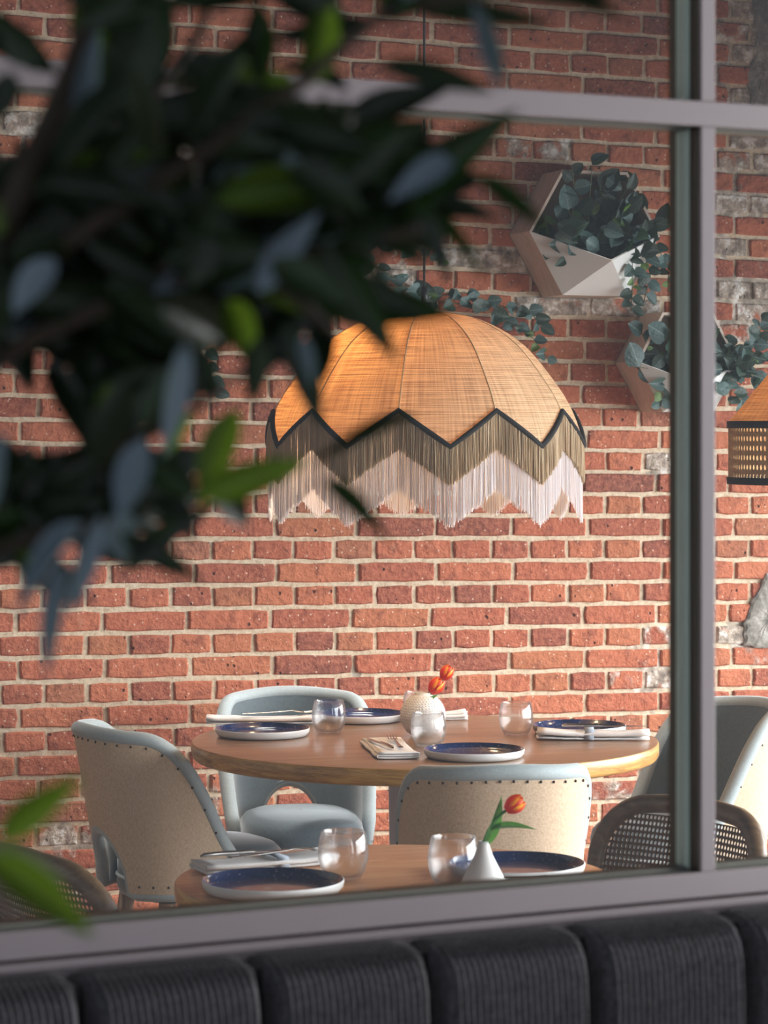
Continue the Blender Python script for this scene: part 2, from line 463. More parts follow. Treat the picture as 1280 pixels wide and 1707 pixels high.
def glaze():
    t = NT('blue_glaze'); co = t.coord(); sx = t.new('ShaderNodeSeparateXYZ'); t.ln(co, sx.inputs[0])
    r = t.math('SQRT', t.math('ADD', t.math('POWER', sx.outputs[0], 2.0), t.math('POWER', sx.outputs[1], 2.0)))
    r = t.math('ADD', r, t.math('MULTIPLY', t.math('SUBTRACT', t.noise(co, 30, 4), 0.5), 0.03))
    c = t.ramp(t.math('MULTIPLY', r, 8.0), [(0.0, srgb(104,82,90)), (0.66, srgb(94,74,88)), (0.78, srgb(46,60,100)), (0.90, srgb(32,46,84)), (0.97, srgb(22,30,50))])
    v = t.noise(co, 190, 2, 0.5)
    c = t.mix(t.math('MULTIPLY', t.step(v, 0.63, 0.70), 0.6), c, srgb(150,140,160))
    t.base(c, 0.14); t.p.inputs['Coat Weight'].default_value = 0.6; t.p.inputs['Coat Roughness'].default_value = 0.05
    t.bump(t.noise(co, 40, 3), 0.12, 0.002)
    return t.m
M_GLAZE = glaze()
M_NAIL = m_plain('bronze_nail', srgb(70,58,48), 0.35, 40, 0.1, 0.05, Metallic=0.8)

# ------------------------------------------------------------------ room shell
def struct(name, mb, mat, sm=False):
    o = mb.build(name, mat, None, sm); o['kind'] = 'structure'; return o
b = MB(); b.box(-4.2, 4.4, -1.5, 9.6, -0.1, 0.0); struct('floor', b, M_FLOOR)
b = MB(); b.box(-4.2, 4.4, -1.5, 9.6, 3.3, 3.4); struct('ceiling', b, M_CEIL)
b = MB()
WM = Matrix.Translation((0.25, WY0-0.46, 0)) @ Matrix.Rotation(WA, 4, 'Z')
for q in ((-2.3, 2.3, -.09, -.06), (-2.3, 2.3, .06, .09), (-2.3, -2.25, -.06, .06), (2.25, 2.3, -.06, .06)): b.box(*q, 3.2, 3.3, WM)
struct('added_light_housing', b, M_CEIL)  # unseen housing made up for the added wall light
b = MB(); b.box(-3.3, -3.15, 2.6, 6.75, 0, 3.3); struct('wall_left', b, M_PLASTER)
b = MB()
b.box(WIN_X, WIN_X+.16, 2.6, 9.0, 0, WIN_Z0); b.box(WIN_X, WIN_X+.16, 2.6, 9.0, WIN_Z1, 3.3)
b.box(WIN_X, WIN_X+.16, 2.6, WIN_Y0, WIN_Z0, WIN_Z1); b.box(WIN_X, WIN_X+.16, WIN_Y1, 9.0, WIN_Z0, WIN_Z1)
struct('wall_right', b, M_PLASTER)
b = MB()
b.box(WIN_X+.05, WIN_X+.1, WIN_Y0, WIN_Y1, WIN_Z0, WIN_Z0+.05); b.box(WIN_X+.05, WIN_X+.1, WIN_Y0, WIN_Y1, WIN_Z1-.05, WIN_Z1)
for k in range(5):
    yy = WIN_Y0+(WIN_Y1-WIN_Y0-.05)*k/4
    b.box(WIN_X+.05, WIN_X+.1, yy, yy+.05, WIN_Z0+.05, WIN_Z1-.05)
struct('window_2', b, M_FRAME)

# ---- brick wall
b = MB()
M4 = Matrix(((UX, NX, 0, 0), (UY, NY, 0, WY0), (0, 0, 1, 0), (0, 0, 0, 1)))   # local x = along wall, local y = out of wall
b.box(-3.6, 3.35, -0.22, -0.001, 0, 3.3)
gu, gz = 140, 70
b.quadgrid([[(-3.6+6.95*i/gu, 0.0, 3.3*j/gz) for i in range(gu+1)] for j in range(gz+1)])
wall = b.build('wall_back', M_MORTAR, None, False); wall.matrix_world = M4
wall['kind'] = 'structure'
la = wall.data.attributes.new('lime', 'FLOAT', 'POINT')
la.data.foreach_set('value', [lime_at(v.co.x, v.co.z) for v in wall.data.vertices])
COURSE, LEN, JOINT = 0.0667, 0.2492, 0.0118
def brick_mesh(L, H, k):
    rnd = random.Random(100+k)
    nx = 5 if L > .2 else 3
    hw, hh = L/2, H/2
    per = []
    for i in range(nx): per.append((-hw+L*i/nx, -hh))
    for i in range(2): per.append((hw, -hh+H*i/2))
    for i in range(nx): per.append((hw-L*i/nx, hh))
    for i in range(2): per.append((-hw, hh-H*i/2))
    j = lambda s: rnd.uniform(-s, s)
    per = [(x*(0.988 if (abs(x) > hw*.99 and abs(y) > hh*.99) else 1)+j(.0022), y*(0.93 if (abs(x) > hw*.99 and abs(y) > hh*.99) else 1)+j(.0017)) for x, y in per]
    n = len(per); mb = MB()
    ring = lambda s, d, jj: [(x-math.copysign(min(s, abs(x)), x), d+j(jj), y-math.copysign(min(s, abs(y)), y)) for x, y in per]
    r0 = [(x, -0.012, y) for x, y in per]; r1 = [(x, 0.0035+j(.001), y) for x, y in per]; r2 = ring(.004, .0075, .0012)
    mb.quadgrid([r0, r1, r2], closed_u=True)
    c0 = len(mb.v)-n
    ci = len(mb.v); nc = nx-1
    for q in range(nc): mb.v.append((-hw+L*(q+1)/nx+j(.004), .008+j(.0016), j(.004)))
    # fan front ring to the spine of inner points
    xs = [mb.v[ci+q][0] for q in range(nc)]
    near = lambda x: ci+min(range(nc), key=lambda q: abs(xs[q]-x))
    for i in range(n):
        a, c = c0+i, c0+(i+1) % n
        m0 = near(mb.v[a][0]); m1 = near(mb.v[c][0])
        if m0 == m1: mb.f.append((a, c, m0))
        else: mb.f.append((a, c, m1, m0))
    return mb
NV = 12
SB = [brick_mesh(LEN-JOINT, COURSE-JOINT, k) for k in range(NV)]
HB = [brick_mesh(LEN/2-JOINT, COURSE-JOINT, 50+k) for k in range(NV)]
SBM = [m.mesh('brick_stretcher', M_BRICK, False) for m in SB]
HBM = [m.mesh('brick_header', M_BRICK, False) for m in HB]
Z_REF = 0.8448        # bed joint: headers above it, stretchers below, at u = 0
bricks = []
rb = random.Random(3)
for row in range(-14, 38):
    stretch = (row % 2 != 0)        # row 0 = headers just above Z_REF
    drift = rb.uniform(-.014, .014)
    pitch = LEN if stretch else LEN/2
    u0 = (-0.0958+LEN/2 if stretch else -0.0958)+drift
    k0 = int((-2.5-u0)/pitch); k1 = int((2.6-u0)/pitch)
    for k in range(k0, k1+1):
        u = u0+k*pitch
        z = Z_REF+(row+.5)*COURSE-TILT*u
        if z < 0.03 or z > 3.27: continue
        bricks.append((u, z, stretch))
def hidden(px, py):
    if px < -20 or px > 1300 or py < -25 or py > 1560: return True
    if 455 < px < 975 and 560 < py < 820: return True
    if 1112 < px < 1192: return True
    if px < 600 and 20 < py < 560: return True
    if px < 380 and 560 < py < 900: return True
    if 360 < px < 1090 and py > 1205: return True
    if 160 < px < 360 and 1240 < py < 1500: return True
    if 600 < px < 800 and 200 < py < 470: return True
    if 890 < px < 1100 and 290 < py < 490: return True
    return False
vis, rest = [], []
for u, z, st in bricks:
    P = wallpt(u, z)
    px = 640+F*P.x/P.y; py = HZ+(CAMZ-P.z)*F/P.y
    (rest if hidden(px, py) else vis).append((u, z, st, px, py))
vis.sort(key=lambda t: (not t[2], abs(t[3]-640)))
rest += vis[300:]; vis = vis[:300]
def brick_M(u, z):
    # slightly tilted, some proud, some sunk
    return Matrix.Translation((u+rb.uniform(-.0015, .0015), rb.uniform(-.003, .0035), z+rb.uniform(-.0012, .0012))) @ Matrix.Rotation(TILT+rb.uniform(-.006, .006), 4, 'Y') @ Matrix.Rotation(rb.uniform(-.008, .008), 4, 'Z')
for u, z, st, px, py in vis:
    o = link('brick', rb.choice(SBM if st else HBM), wall)
    o.matrix_local = brick_M(u, z); o['lime'] = lime_at(u, z)
mass = MB(); brand = []; limev = []
for u, z, st, px, py in rest:
    src = rb.choice(SB if st else HB); r = rb.random()
    mass.add(src, brick_M(u, z)); brand += [r]*len(src.f); limev += [lime_at(u, z)]*len(src.f)
o = mass.build('brickwork', M_BRICKS, wall, False); o['kind'] = 'stuff'
at_ = o.data.attributes.new('brand', 'FLOAT', 'FACE'); at_.data.foreach_set('value', brand)
at_ = o.data.attributes.new('lime', 'FLOAT', 'FACE'); at_.data.foreach_set('value', limev)
# lumps of old render left on the wall
def render_patch(cx, cy, pts, th, seed):
    rnd = random.Random(seed)
    mb = MB(); n = len(pts)
    uz = [wall_uz(cx+x, cy+y) for x, y in pts]
    cu = sum(p[0] for p in uz)/n; cz = sum(p[1] for p in uz)/n
    fine = []
    for i in range(n):
        a, c = uz[i], uz[(i+1) % n]
        for q in range(4):
            t = q/4; fine.append((a[0]+(c[0]-a[0])*t+rnd.uniform(-.004, .004), a[1]+(c[1]-a[1])*t+rnd.uniform(-.004, .004)))
    rows = []
    for s, d in ((1.0, -.004), (.97, th*.75), (.88, th), (.6, th*1.1), (.3, th*.9), (.02, th)):
        rows.append([(cu+(p[0]-cu)*s, d+rnd.uniform(-.0015, .0015), cz+(p[1]-cz)*s) for p in fine])
    mb.quadgrid(rows, closed_u=True)
    return mb.build('render_patch', M_RENDER, wall, False)
def render_mat():
    t = NT('old_render'); co = t.coord(); a = t.noise(co, 40, 5, 0.65); c = t.noise(co, 7, 3)
    t.base(t.ramp(t.math('ADD', t.math('MULTIPLY', a, .5), t.math('MULTIPLY', c, .5)), [(0.38, srgb(104,100,94)), (0.5, srgb(138,132,124)), (0.66, srgb(196,192,186))]), 0.95)
    t.bump(a, 0.6, 0.006); return t.m
M_RENDER = render_mat()
render_patch(1270, 1030, [(-34,10),(-20,-30),(5,-75),(60,-90),(70,60),(30,48),(-10,52),(-34,46)], .018, 1)
render_patch(1262, 90, [(-10,-110),(50,-110),(60,60),(20,140),(-20,140),(-12,90),(-22,40),(-4,0)], .012, 2)

# ------------------------------------------------------------------ glazed partition in front (window_1)
FA = math.atan(4400/9060.0); FY0 = 2.30
fx, fy = math.cos(FA), math.sin(FA)
FM = Matrix(((fx, -fy, 0, 0), (fy, fx, 0, FY0), (0, 0, 1, 0), (0, 0, 0, 1)))   # local x along, local y = back (away), z up
def frame_uz(px, py):
    q = (px-640.0)/F; k = fy/fx; X = FY0*q/(1-k*q); D = FY0+k*X
    return X/fx, CAMZ-(py-HZ)*D/F
win = empty('window_1', (0, 0, 0)); win['kind'] = 'structure'
win.matrix_world = FM
win['label'] = 'slim grey painted glazed partition across the foreground'
FT = 0.057
zb_top = frame_uz(640, 1500)[1]; zb_bot = zb_top-.0235
zt_top = frame_uz(640, 134)[1]; zt_bot = zt_top-.0235
um1 = frame_uz(1168.5, 700)[0]; um2 = frame_uz(1192.5, 700)[0]; mw = um2-um1
U0, U1 = um1-1.25, um2+1.1
def member(name, x0, x1, z0, z1, parent=win, y0=0.0, y1=FT, mat=M_FRAME, bv=.0012):
    mb = MB(); mb.box(x0, x1, y0, y1, z0, z1)
    o = mb.build(name, mat, parent, False)
    if bv: bevel(o, bv)
    return o
def rail(z0, z1):
    member('rail', U0, U1, z0, z1, y1=.006)
    member('rail_body', U0, U1, z0+.0004, z1-.0004, y0=.006, mat=M_SILL)
rail(zb_bot, zb_top)
member('rail_lip', U0, U1, zb_bot-.0095, zb_bot-.0025, y0=-.004)
member('sill_rail', U0, U1, zb_bot-.09, zb_bot-.0025, y0=.004)
rail(zt_bot, zt_top)
for x0 in (um1, um1-1.2, um1+1.0):
    for z0, z1 in ((zb_top, zt_bot), (zt_top, 2.9)):
        member('mullion', x0, x0+mw, z0, z1, y1=.005)
        member('mullion_body', x0+.0003, x0+mw-.0003, z0, z1, y0=.005, mat=M_SHADE_SIDE)
member('head_rail', U0, U1, 2.9, 2.96)
# sage glazing beads and panes in each opening
for x0, x1 in ((um1-1.2+mw, um1), (um1+mw, um1+1.0)):
    for z0, z1 in ((zb_top, zt_bot), (zt_top, 2.9)):
        e = .0022
        y0, y1 = .019, .040
        pane = member('glass_pane', x0+e, x1-e, z0+e, z1-e, y0=.0285, y1=.0305, mat=M_PANE, bv=0)
        for (a, c, d, f_) in ((x0, x0+e, z0, z1), (x1-e, x1, z0, z1), (x0+e, x1-e, z0, z0+e), (x0+e, x1-e, z1-e, z1)):
            member('glazing_bead', a, c, d, f_, parent=pane, y0=y0, y1=y1, mat=M_BEAD if c-a < .01 else M_SILL, bv=.0005)
# the low wall that carries the partition
b = MB(); b.box(U0, U1, .004, FT, 0, zb_bot-.09); o = b.build('low_wall', M_PLASTER, win, False)

# ------------------------------------------------------------------ banquette with upright channels
BY = -0.055
banq = empty('banquette', (0, 0, 0), label='charcoal ribbed banquette with upright channel cushions below the glazed partition', cat='banquette')
banq.matrix_world = FM
def ub(px):      # along-partition coordinate of an image column on the banquette front plane
    q = (px-640.0)/F; y0 = FY0+BY*fx; x0 = -BY*fy
    # point (x0+u fx, y0+u fy): (x0+u fx) = q (y0+u fy)
    return (q*y0-x0)/(fx-q*fy)
edges = [ub(x) for x in (143, 443, 722, 985, 1243)]
pitch = (edges[-1]-edges[0])/4
edges = [edges[0]-pitch*k for k in (3, 2, 1)]+edges+[edges[-1]+pitch*k for k in (1, 2, 3)]
BTOP = zb_bot-.0135
for i in range(len(edges)-1):
    x0, x1 = edges[i]+.0035, edges[i+1]-.0035
    W = x1-x0; nr = int(round(W/.0062)); seg = nr*4
    rows = []
    prof = [(.035, 0.0), (.020, .0012), (.004, .002), (-.010, -.001), (-.022, -.006), (-.032, -.015), (-.038, -.03), (-.041, -.06), (-.042, -.12), (-.042, -.2), (-.042, -.32), (-.04, -.42), (-.03, -.5)]
    for y, z in prof:
        r = []
        for k in range(seg+1):
            t = k/seg; e = min(t, 1-t)*W
            rnd_ = 1-(1-min(1, e/.015))**2.4
            cut = (1-rnd_)
            rib = .0019*math.cos(2*PI*nr*t)
            yy = y*(rnd_*.9+.1) if y < 0 else y
            r.append((x0+W*t, BY+.02+yy+(-rib if y < 0 else 0), BTOP+z-cut*.006+(rib*.6 if z > -.01 else 0)))
        rows.append(r)
    b = MB(); b.quadgrid(rows)
    b.build('channel_cushion', M_BANQ, banq, True)
b = MB(); b.box(edges[0], edges[-1], BY+.02, -.006, .1, BTOP-.004); b.build('back_board', M_BLACK, banq, False)
b = MB(); b.box(edges[0], edges[-1], BY-.48, BY+.02, .12, .46); bevel(b.build('seat', M_BANQ, banq, False), .03, 3)
b = MB(); b.box(edges[0], edges[-1], BY-.44, -.006, 0, .12); b.build('plinth', M_BLACK, banq, False)

# ------------------------------------------------------------------ tables
TZ = 0.75
def round_table(loc, R, th, top_mat, label, edge_noise, seed):
    root = empty('round_table', (loc[0], loc[1], 0), rz=0.3, label=label, cat='table', group='round dining tables')
    rnd = random.Random(seed); n = 96
    def ring(r, z, a=0):
        return [(r*math.cos(2*PI*i/n)*(1+a*mnoise.noise(Vector((3*math.cos(2*PI*i/n), 3*math.sin(2*PI*i/n), seed+z*40)))),
                 r*math.sin(2*PI*i/n)*(1+a*mnoise.noise(Vector((3*math.cos(2*PI*i/n), 3*math.sin(2*PI*i/n), seed+z*40)))), z) for i in range(n)]
    b = MB(); b.quadgrid([ring(1e-4, TZ), ring(R*.5, TZ), ring(R-.006, TZ), ring(R-.0025, TZ-.0008)], closed_u=True)
    b.build('tabletop', top_mat, root)
    b = MB(); b.quadgrid([ring(R-.0025, TZ-.0008), ring(R, TZ-.0035, edge_noise*.3), ring(R, TZ-th*.4, edge_noise), ring(R-.001, TZ-th*.75, edge_noise), ring(R-.004, TZ-th+.003), ring(R-.008, TZ-th), ring(1e-4, TZ-th)], closed_u=True)
    b.build('edge_band', M_TEDGE, root)
    b = MB(); b.lathe([(1e-4, TZ-th), (.2, TZ-th), (.2, TZ-th-.014), (.10, TZ-th-.02), (.088, TZ-th-.06), (.082, .3), (.088, .05), (.1, .035)], 40)
    b.build('pedestal', M_BASE, root)
    b = MB(); b.lathe([(.1, .035), (.13, .03), (.15, .018), (.15, .0), (1e-4, 0)], 48); b.build('foot', M_BASE, root)
    return root
T1 = (0.0986, 6.38); T2 = (0.02, 4.40)
round_table(T1, .563, .040, M_TABLE, 'large round brown wooden table under the fringed dome lamp', .006, 1)
round_table(T2, .368, .040, M_TABLE2, 'smaller round pale wooden table nearest the partition', .004, 5)

# ------------------------------------------------------------------ upholstered chairs
def sgn(x): return -1 if x < 0 else 1
CA, CB = .184, .205
def top_z(ph):   # ph in degrees from the rear centre
    a = abs(ph); return .772-.012*smooth(0, 60, a)-.31*smooth(44, 108, a)**1.2
def bot_z(ph):
    a = abs(ph); arch = .575 if a < 0.01 else .575
    t = min(1, a/31.0)
    return .385+(.150*math.sqrt(max(0, 1-t*t)))
def shell_pt(ph, z, off):
    a = math.radians(ph); fl = 1.12-.20*(.77-z)/.38
    p = 2.5
    c, s_ = math.cos(a), math.sin(a)
    k = (abs(c)**p+abs(s_)**p)**(-1/p)
    x = (CA*fl+off)*s_*k; y = -(CB*(1+.30*max(0, (z-.44))/.33*max(0, c))+off)*c*k
    return Vector((x, y, z))
PHM = 101
def make_chair():
    root = empty('upholstered_chair')
    cols = [(-PHM+2*PHM*i/56) for i in range(57)]
    def surf(off, inset):
        rows = []
        for j in range(13):
            v = j/12; r = []
            for ph in cols:
                z0, z1 = bot_z(ph)+inset, top_z(ph)-inset
                if z1 < z0+.02: z1 = z0+.02
                r.append(shell_pt(ph, z0+(z1-z0)*v, off))
            rows.append(r)
        return rows
    b = MB(); b.quadgrid(surf(.020, 0.004)); shell_o = b.build('back_shell', M_LINEN, root)
    b = MB(); b.quadgrid(surf(-.0105, 0.0)); b.build('back_upholstery', M_VELVET, root)
    loop = [shell_pt(ph, top_z(ph), .006) for ph in cols]+[shell_pt(ph, bot_z(ph), .005) for ph in cols[::-1]]
    rad = [.0190]*len(cols)+[.0158]*len(cols)
    # smooth closed outline
    b = MB(); b.tube(loop, rad, 10, closed=True); b.build('edge_roll', M_EDGE, root)
    nails = MB()
    for i in range(26):
        ph = -PHM+8+(2*PHM-16)*i/25
        c = shell_pt(ph, top_z(ph)-.0175, .0215); nrm = Vector((c.x, c.y, 0)).normalized()
        s = MB(); s.lathe([(.0035, 0), (.003, .0015), (1e-4, .0025)], 6)
        nails.add(s, Matrix.Translation(c) @ Vector((0, 0, 1)).rotation_difference(nrm).to_matrix().to_4x4())
    for i in range(16):
        ph = sgn(i-7.5)*(40+9*(i % 8))
        c = shell_pt(ph, bot_z(ph)+.0215, .0215); nrm = Vector((c.x, c.y, 0)).normalized()
        s = MB(); s.lathe([(.0035, 0), (.003, .0015), (1e-4, .0025)], 6)
        nails.add(s, Matrix.Translation(c) @ Vector((0, 0, 1)).rotation_difference(nrm).to_matrix().to_4x4())
    nails.build('nailheads', M_NAIL, shell_o)['kind'] = 'stuff'
    def cush(prof, nm, mat):
        rows = []
        for sc_, z in prof:
            r = []
            for i in range(48):
                a = 2*PI*i/48; c, s_ = math.cos(a), math.sin(a); p = 2.7
                k = (abs(c)**p+abs(s_)**p)**(-1/p)
                r.append(((.162)*sc_*k*c, .03+.200*sc_*k*s_, z+.006*(1-sc_**2)))
            rows.append(r)
        b = MB(); b.quadgrid(rows, closed_u=True); return b.build(nm, mat, root)
    seat_o = cush([(.01, .487), (.4, .487), (.75, .484), (.9, .476), (.97, .462), (1.0, .44), (.995, .415), (.985, .408)], 'seat_cushion', M_VELVET)
    cush([(.985, .408), (1.005, .404), (1.0, .38), (.96, .362), (.8, .352), (.01, .352)], 'seat_base', M_VELVET)
    b = MB(); pts = []
    for i in range(48):
        a = 2*PI*i/48; c, s_ = math.cos(a), math.sin(a); k = (abs(c)**2.7+abs(s_)**2.7)**(-1/2.7)
        pts.append(((.162)*.998*k*c, .03+.200*.998*k*s_, .407))
    b.tube(pts, .0045, 6, closed=True); b.build('piping', M_EDGE, seat_o)
    for sx in (-1, 1):
        for sy in (-1, 1):
            b = MB(); b.tube([(sx*.125, .03+sy*.14, .36), (sx*.16, .03+sy*.19, .0)], [.021, .012], 12)
            b.build('leg', M_LEG, root)
    return root
chair0 = make_chair()
def put_chair(first, X, Y, face, label):
    o = chair0 if first else copy_tree(chair0)
    o.location = (X, Y, 0)
    o.rotation_euler = (0, 0, math.atan2(face[1], face[0])-PI/2)
    tag(o, label, 'chair', 'blue-grey upholstered chairs at the large round table')
    return o
put_chair(True, -.225, 7.02, (.16, -1), 'upholstered chair behind the large table, its blue-grey inside facing the camera')
put_chair(False, -.480, 6.50, (1, .52), 'upholstered chair left of the large table, seen from its linen back side')
put_chair(False, .232, 5.86, (-.10, 1), 'upholstered chair before the large table, wide linen back square to the camera')
put_chair(False, .765, 6.86, (-.85, -.45), 'upholstered chair right of the large table, partly hidden by the upright mullion')

# ------------------------------------------------------------------ cane chairs
def holes_sheet(nu, nv, mapf, hole=.72, skip=None):
    """a sheet of nu x nv cells, every cell with an eight-sided hole"""
    mb = MB(); idx = {}
    def vid(u, v):
        k = (round(u*8), round(v*8))
        if k not in idx: idx[k] = len(mb.v); mb.v.append(tuple(mapf(u, v)))
        return idx[k]
    for j in range(nv):
        for i in range(nu):
            if skip and skip(i+.5, j+.5): continue
            outer = [vid(i+a, j+c) for a, c in ((0,0),(.5,0),(1,0),(1,.5),(1,1),(.5,1),(0,1),(0,.5))]
            h = hole/2; d = h*.72
            inner = []
            for a, c in ((-d,-d),(0,-h),(d,-d),(h,0),(d,d),(0,h),(-d,d),(-h,0)):
                inner.append(len(mb.v)); mb.v.append(tuple(mapf(i+.5+a, j+.5+c)))
            for q in range(8):
                mb.f.append((outer[q], outer[(q+1) % 8], inner[(q+1) % 8], inner[q]))
    return mb
def make_cane_chair():
    root = empty('cane_chair')
    W2, Z0, Z1, rc = .205, .50, .775, .10
    def bend(x, z, off=0.0):       # the back curves round the sitter and leans
        return Vector((x, -.20-(z-.45)*.22+.9*x*x+off, z))
    out = []
    def arc(cx, cz, a0, a1, n=8):
        return [(cx+rc*math.cos(a0+(a1-a0)*i/n), cz+rc*math.sin(a0+(a1-a0)*i/n)) for i in range(n+1)]
    path = [(W2-.012, Z0-.06), (W2, Z0+.06)]+arc(W2-rc, Z1-rc, 0, PI/2)+[(W2*.25, Z1+.004), (0, Z1+.006), (-W2*.25, Z1+.004)]+arc(-W2+rc, Z1-rc, PI/2, PI)+[(-W2, Z0+.06), (-W2+.012, Z0-.06)]
    path += [(-W2*.5, Z0-.055), (0, Z0-.055), (W2*.5, Z0-.055)]
    b = MB(); b.tube([bend(x, z) for x, z in path], .0185, 10, closed=True)
    b.build('back_frame', M_CANEWOOD, root)
    nu, nv = 46, 26; cu = 2*W2/nu; cv = (Z1+.03-Z0)/nv
    def inside(x, z, m=.012):
        if abs(x) > W2-m or z > Z1-m or z < Z0-.05: return False
        dx, dz = abs(x)-(W2-rc), z-(Z1-rc)
        return not (dx > 0 and dz > 0 and dx*dx+dz*dz > (rc-m)**2)
    mp = lambda u, v: bend(-W2+u*cu, Z0-.05+v*cv)
    mb = holes_sheet(nu, nv, mp, .66, lambda u, v: not inside(-W2+u*cu, Z0-.05+v*cv, .004))
    o = mb.build('cane_webbing', M_CANE, root); sm = o.modifiers.new('thick', 'SOLIDIFY'); sm.thickness = .002
    o['kind'] = 'stuff'
    b = MB()
    rows = []
    for s_, z in ((.01, .462), (.8, .460), (.97, .456), (1, .445), (1, .43), (.97, .42), (.01, .42)):
        rows.append([(.21*s_*math.cos(2*PI*i/40)*(abs(math.cos(2*PI*i/40))**2.6+abs(math.sin(2*PI*i/40))**2.6)**(-1/2.6),
                      .21*s_*math.sin(2*PI*i/40)*(abs(math.cos(2*PI*i/40))**2.6+abs(math.sin(2*PI*i/40))**2.6)**(-1/2.6), z) for i in range(40)])
    b.quadgrid(rows, closed_u=True); b.build('seat', M_CANEWOOD, root)
    for sx in (-1, 1):
        b = MB(); b.tube([(sx*.17, .17, .43), (sx*.19, .19, 0)], [.017, .012], 10); b.build('leg', M_CANEWOOD, root)
        b = MB(); b.tube([bend(sx*.193, .46), (sx*.185, -.19, .40), (sx*.19, -.23, 0)], [.018, .018, .012], 10); b.build('leg', M_CANEWOOD, root)
    return root
cane0 = make_cane_chair()
def put_cane(first, X, Y, face, label):
    o = cane0 if first else copy_tree(cane0)
    o.location = (X, Y, 0); o.rotation_euler = (0, 0, math.atan2(face[1], face[0])-PI/2)
    tag(o, label, 'chair', 'cane-backed wooden chairs at the smaller table')
put_cane(True, .390, 4.86, (-.76, -.65), 'cane-backed wooden chair at the right, crossed by the upright mullion')
put_cane(False, -.392, 4.60, (.80, .60), 'cane-backed wooden chair at the left edge behind green leaves')

# ------------------------------------------------------------------ dome pendant lamp
LX, LY = (707-640)*6.38/F, 6.38
NG = 10
S1 = F/6.38
prof = [(0, 520), (25, 521), (50, 523), (87, 530), (120, 544), (145, 558), (170, 577), (190, 598), (215, 630), (235, 658), (249, 684), (258, 706), (264, 725), (269, 748)]
prof = [(r/S1, CAMZ-(y-HZ)/S1) for r, y in prof]
def dome_r(z):
    for (r0, z0), (r1, z1) in zip(prof, prof[1:]):
        if z1 <= z <= z0: return r0+(r1-r0)*(z0-z)/(z0-z1)
    return prof[-1][0]
def dome_s(z):
    acc = 0.0
    for (r0, z0), (r1, z1) in zip(prof, prof[1:]):
        seg = math.hypot(r1-r0, z1-z0)
        if z >= z1: return acc+seg*(z0-z)/(z0-z1)
        acc += seg
    return acc
ZS = CAMZ-(686-HZ)/S1; ZV = CAMZ-(743-HZ)/S1     # trim height at a seam and at the middle of a gore
PH0 = math.radians(-10.0)                        # angle of a seam, measured from the camera side to the right
def gore_dir(a): return Vector((math.sin(a), -math.cos(a), 0))
def trim_z(t): return ZS+(ZV-ZS)*(1-abs(2*t-1))
lamp = empty('pendant_lamp', (LX, LY, ZV-.19), label='large woven raffia dome lamp with zigzag trim and fringe over the large table', cat='lamp')
def lz(z): return z-(ZV-.19)
def flat(t): return 1-.014*(1-(2*t-1)**2)        # gores are a little flatter between ribs
for g in range(NG):
    a0 = PH0+2*PI*g/NG; m = 10; rows = []; uvs = []
    NZ = 18
    for j in range(NZ+1):
        r = []; ur = []
        for i in range(m+1):
            t = i/m; zt = prof[0][1]; zb = trim_z(t)
            s = j/NZ; z = zt+(zb-zt)*(1-math.cos(s*PI/2))
            rr = dome_r(z)*flat(t); a = a0+2*PI/NG*t
            p = gore_dir(a)*rr; r.append((p.x, p.y, lz(z))); ur.append(((t-.5)*.25+g*.37, dome_s(z)))
        rows.append(r); uvs.append(ur)
    b = MB(); b.quadgrid(rows)
    me = bpy.data.meshes.new('shade_gore'); me.from_pydata(b.v, [], b.f)
    ul = me.uv_layers.new(name='UVMap'); fl = [q for r in uvs for q in r]
    for lp in me.loops: ul.data[lp.index].uv = fl[lp.vertex_index]
    me.materials.append(M_RAFFIA); me.polygons.foreach_set('use_smooth', [True]*len(me.polygons))
    link('shade_gore', me, lamp)
    # seam
    b = MB(); pts = []
    for j in range(16):
        s = j/15; z = prof[0][1]+(ZS-prof[0][1])*(1-math.cos(s*PI/2)); pts.append(gore_dir(a0)*(dome_r(z)+.0006)+Vector((0, 0, lz(z))))
    b.tube(pts, .0015, 5); b.build('seam', M_SEAM, lamp)
tr = []
for g in range(NG):
    a0 = PH0+2*PI*g/NG
    for i in range(8):
        t = i/8; z = trim_z(t); tr.append(gore_dir(a0+2*PI/NG*t)*(dome_r(z)*flat(t)+.003)+Vector((0, 0, lz(z))))
b = MB(); b.tube(tr, .0068, 6, closed=True); b.build('zigzag_trim', M_TRIM, lamp)
def fringe(name, mat, n, rw, length, jit, r_off, len_amp, seed):
    rnd = random.Random(seed); mb = MB()
    for k in range(n):
        x = (k+rnd.random()*.8)/n*NG; g = int(x) % NG; t = x-int(x)
        z = trim_z(t); a = PH0+2*PI*(g+t)/NG
        rr = dome_r(z)*flat(t)+r_off+rnd.uniform(-.002, .002)
        p = gore_dir(a)*rr; L = length+rnd.uniform(-jit, jit)*(1 if rnd.random() > .06 else 2.2)
        w_ = rw*rnd.uniform(.8, 1.25); th = rnd.uniform(0, 2)
        sx, sy = rnd.uniform(-.003, .003), rnd.uniform(-.003, .003)
        rows = []
        for z_, k_ in ((z-.001, 0), (z-L*.55, .6), (z-L, 1.0)):
            rows.append([(p.x+sx*k_+w_*math.cos(th+2*PI*q/3), p.y+sy*k_+w_*math.sin(th+2*PI*q/3), lz(z_)) for q in range(3)])
        mb.quadgrid(rows, closed_u=True)
    o = mb.build(name, mat, lamp); o['kind'] = 'stuff'; return o
fringe('khaki_fringe', M_FRK, 3400, .00095, .088, .0025, .0035, 0, 1)
fringe('white_fringe', M_FRW, 3200, .00080, .182, .006, -.002, 0, 2)
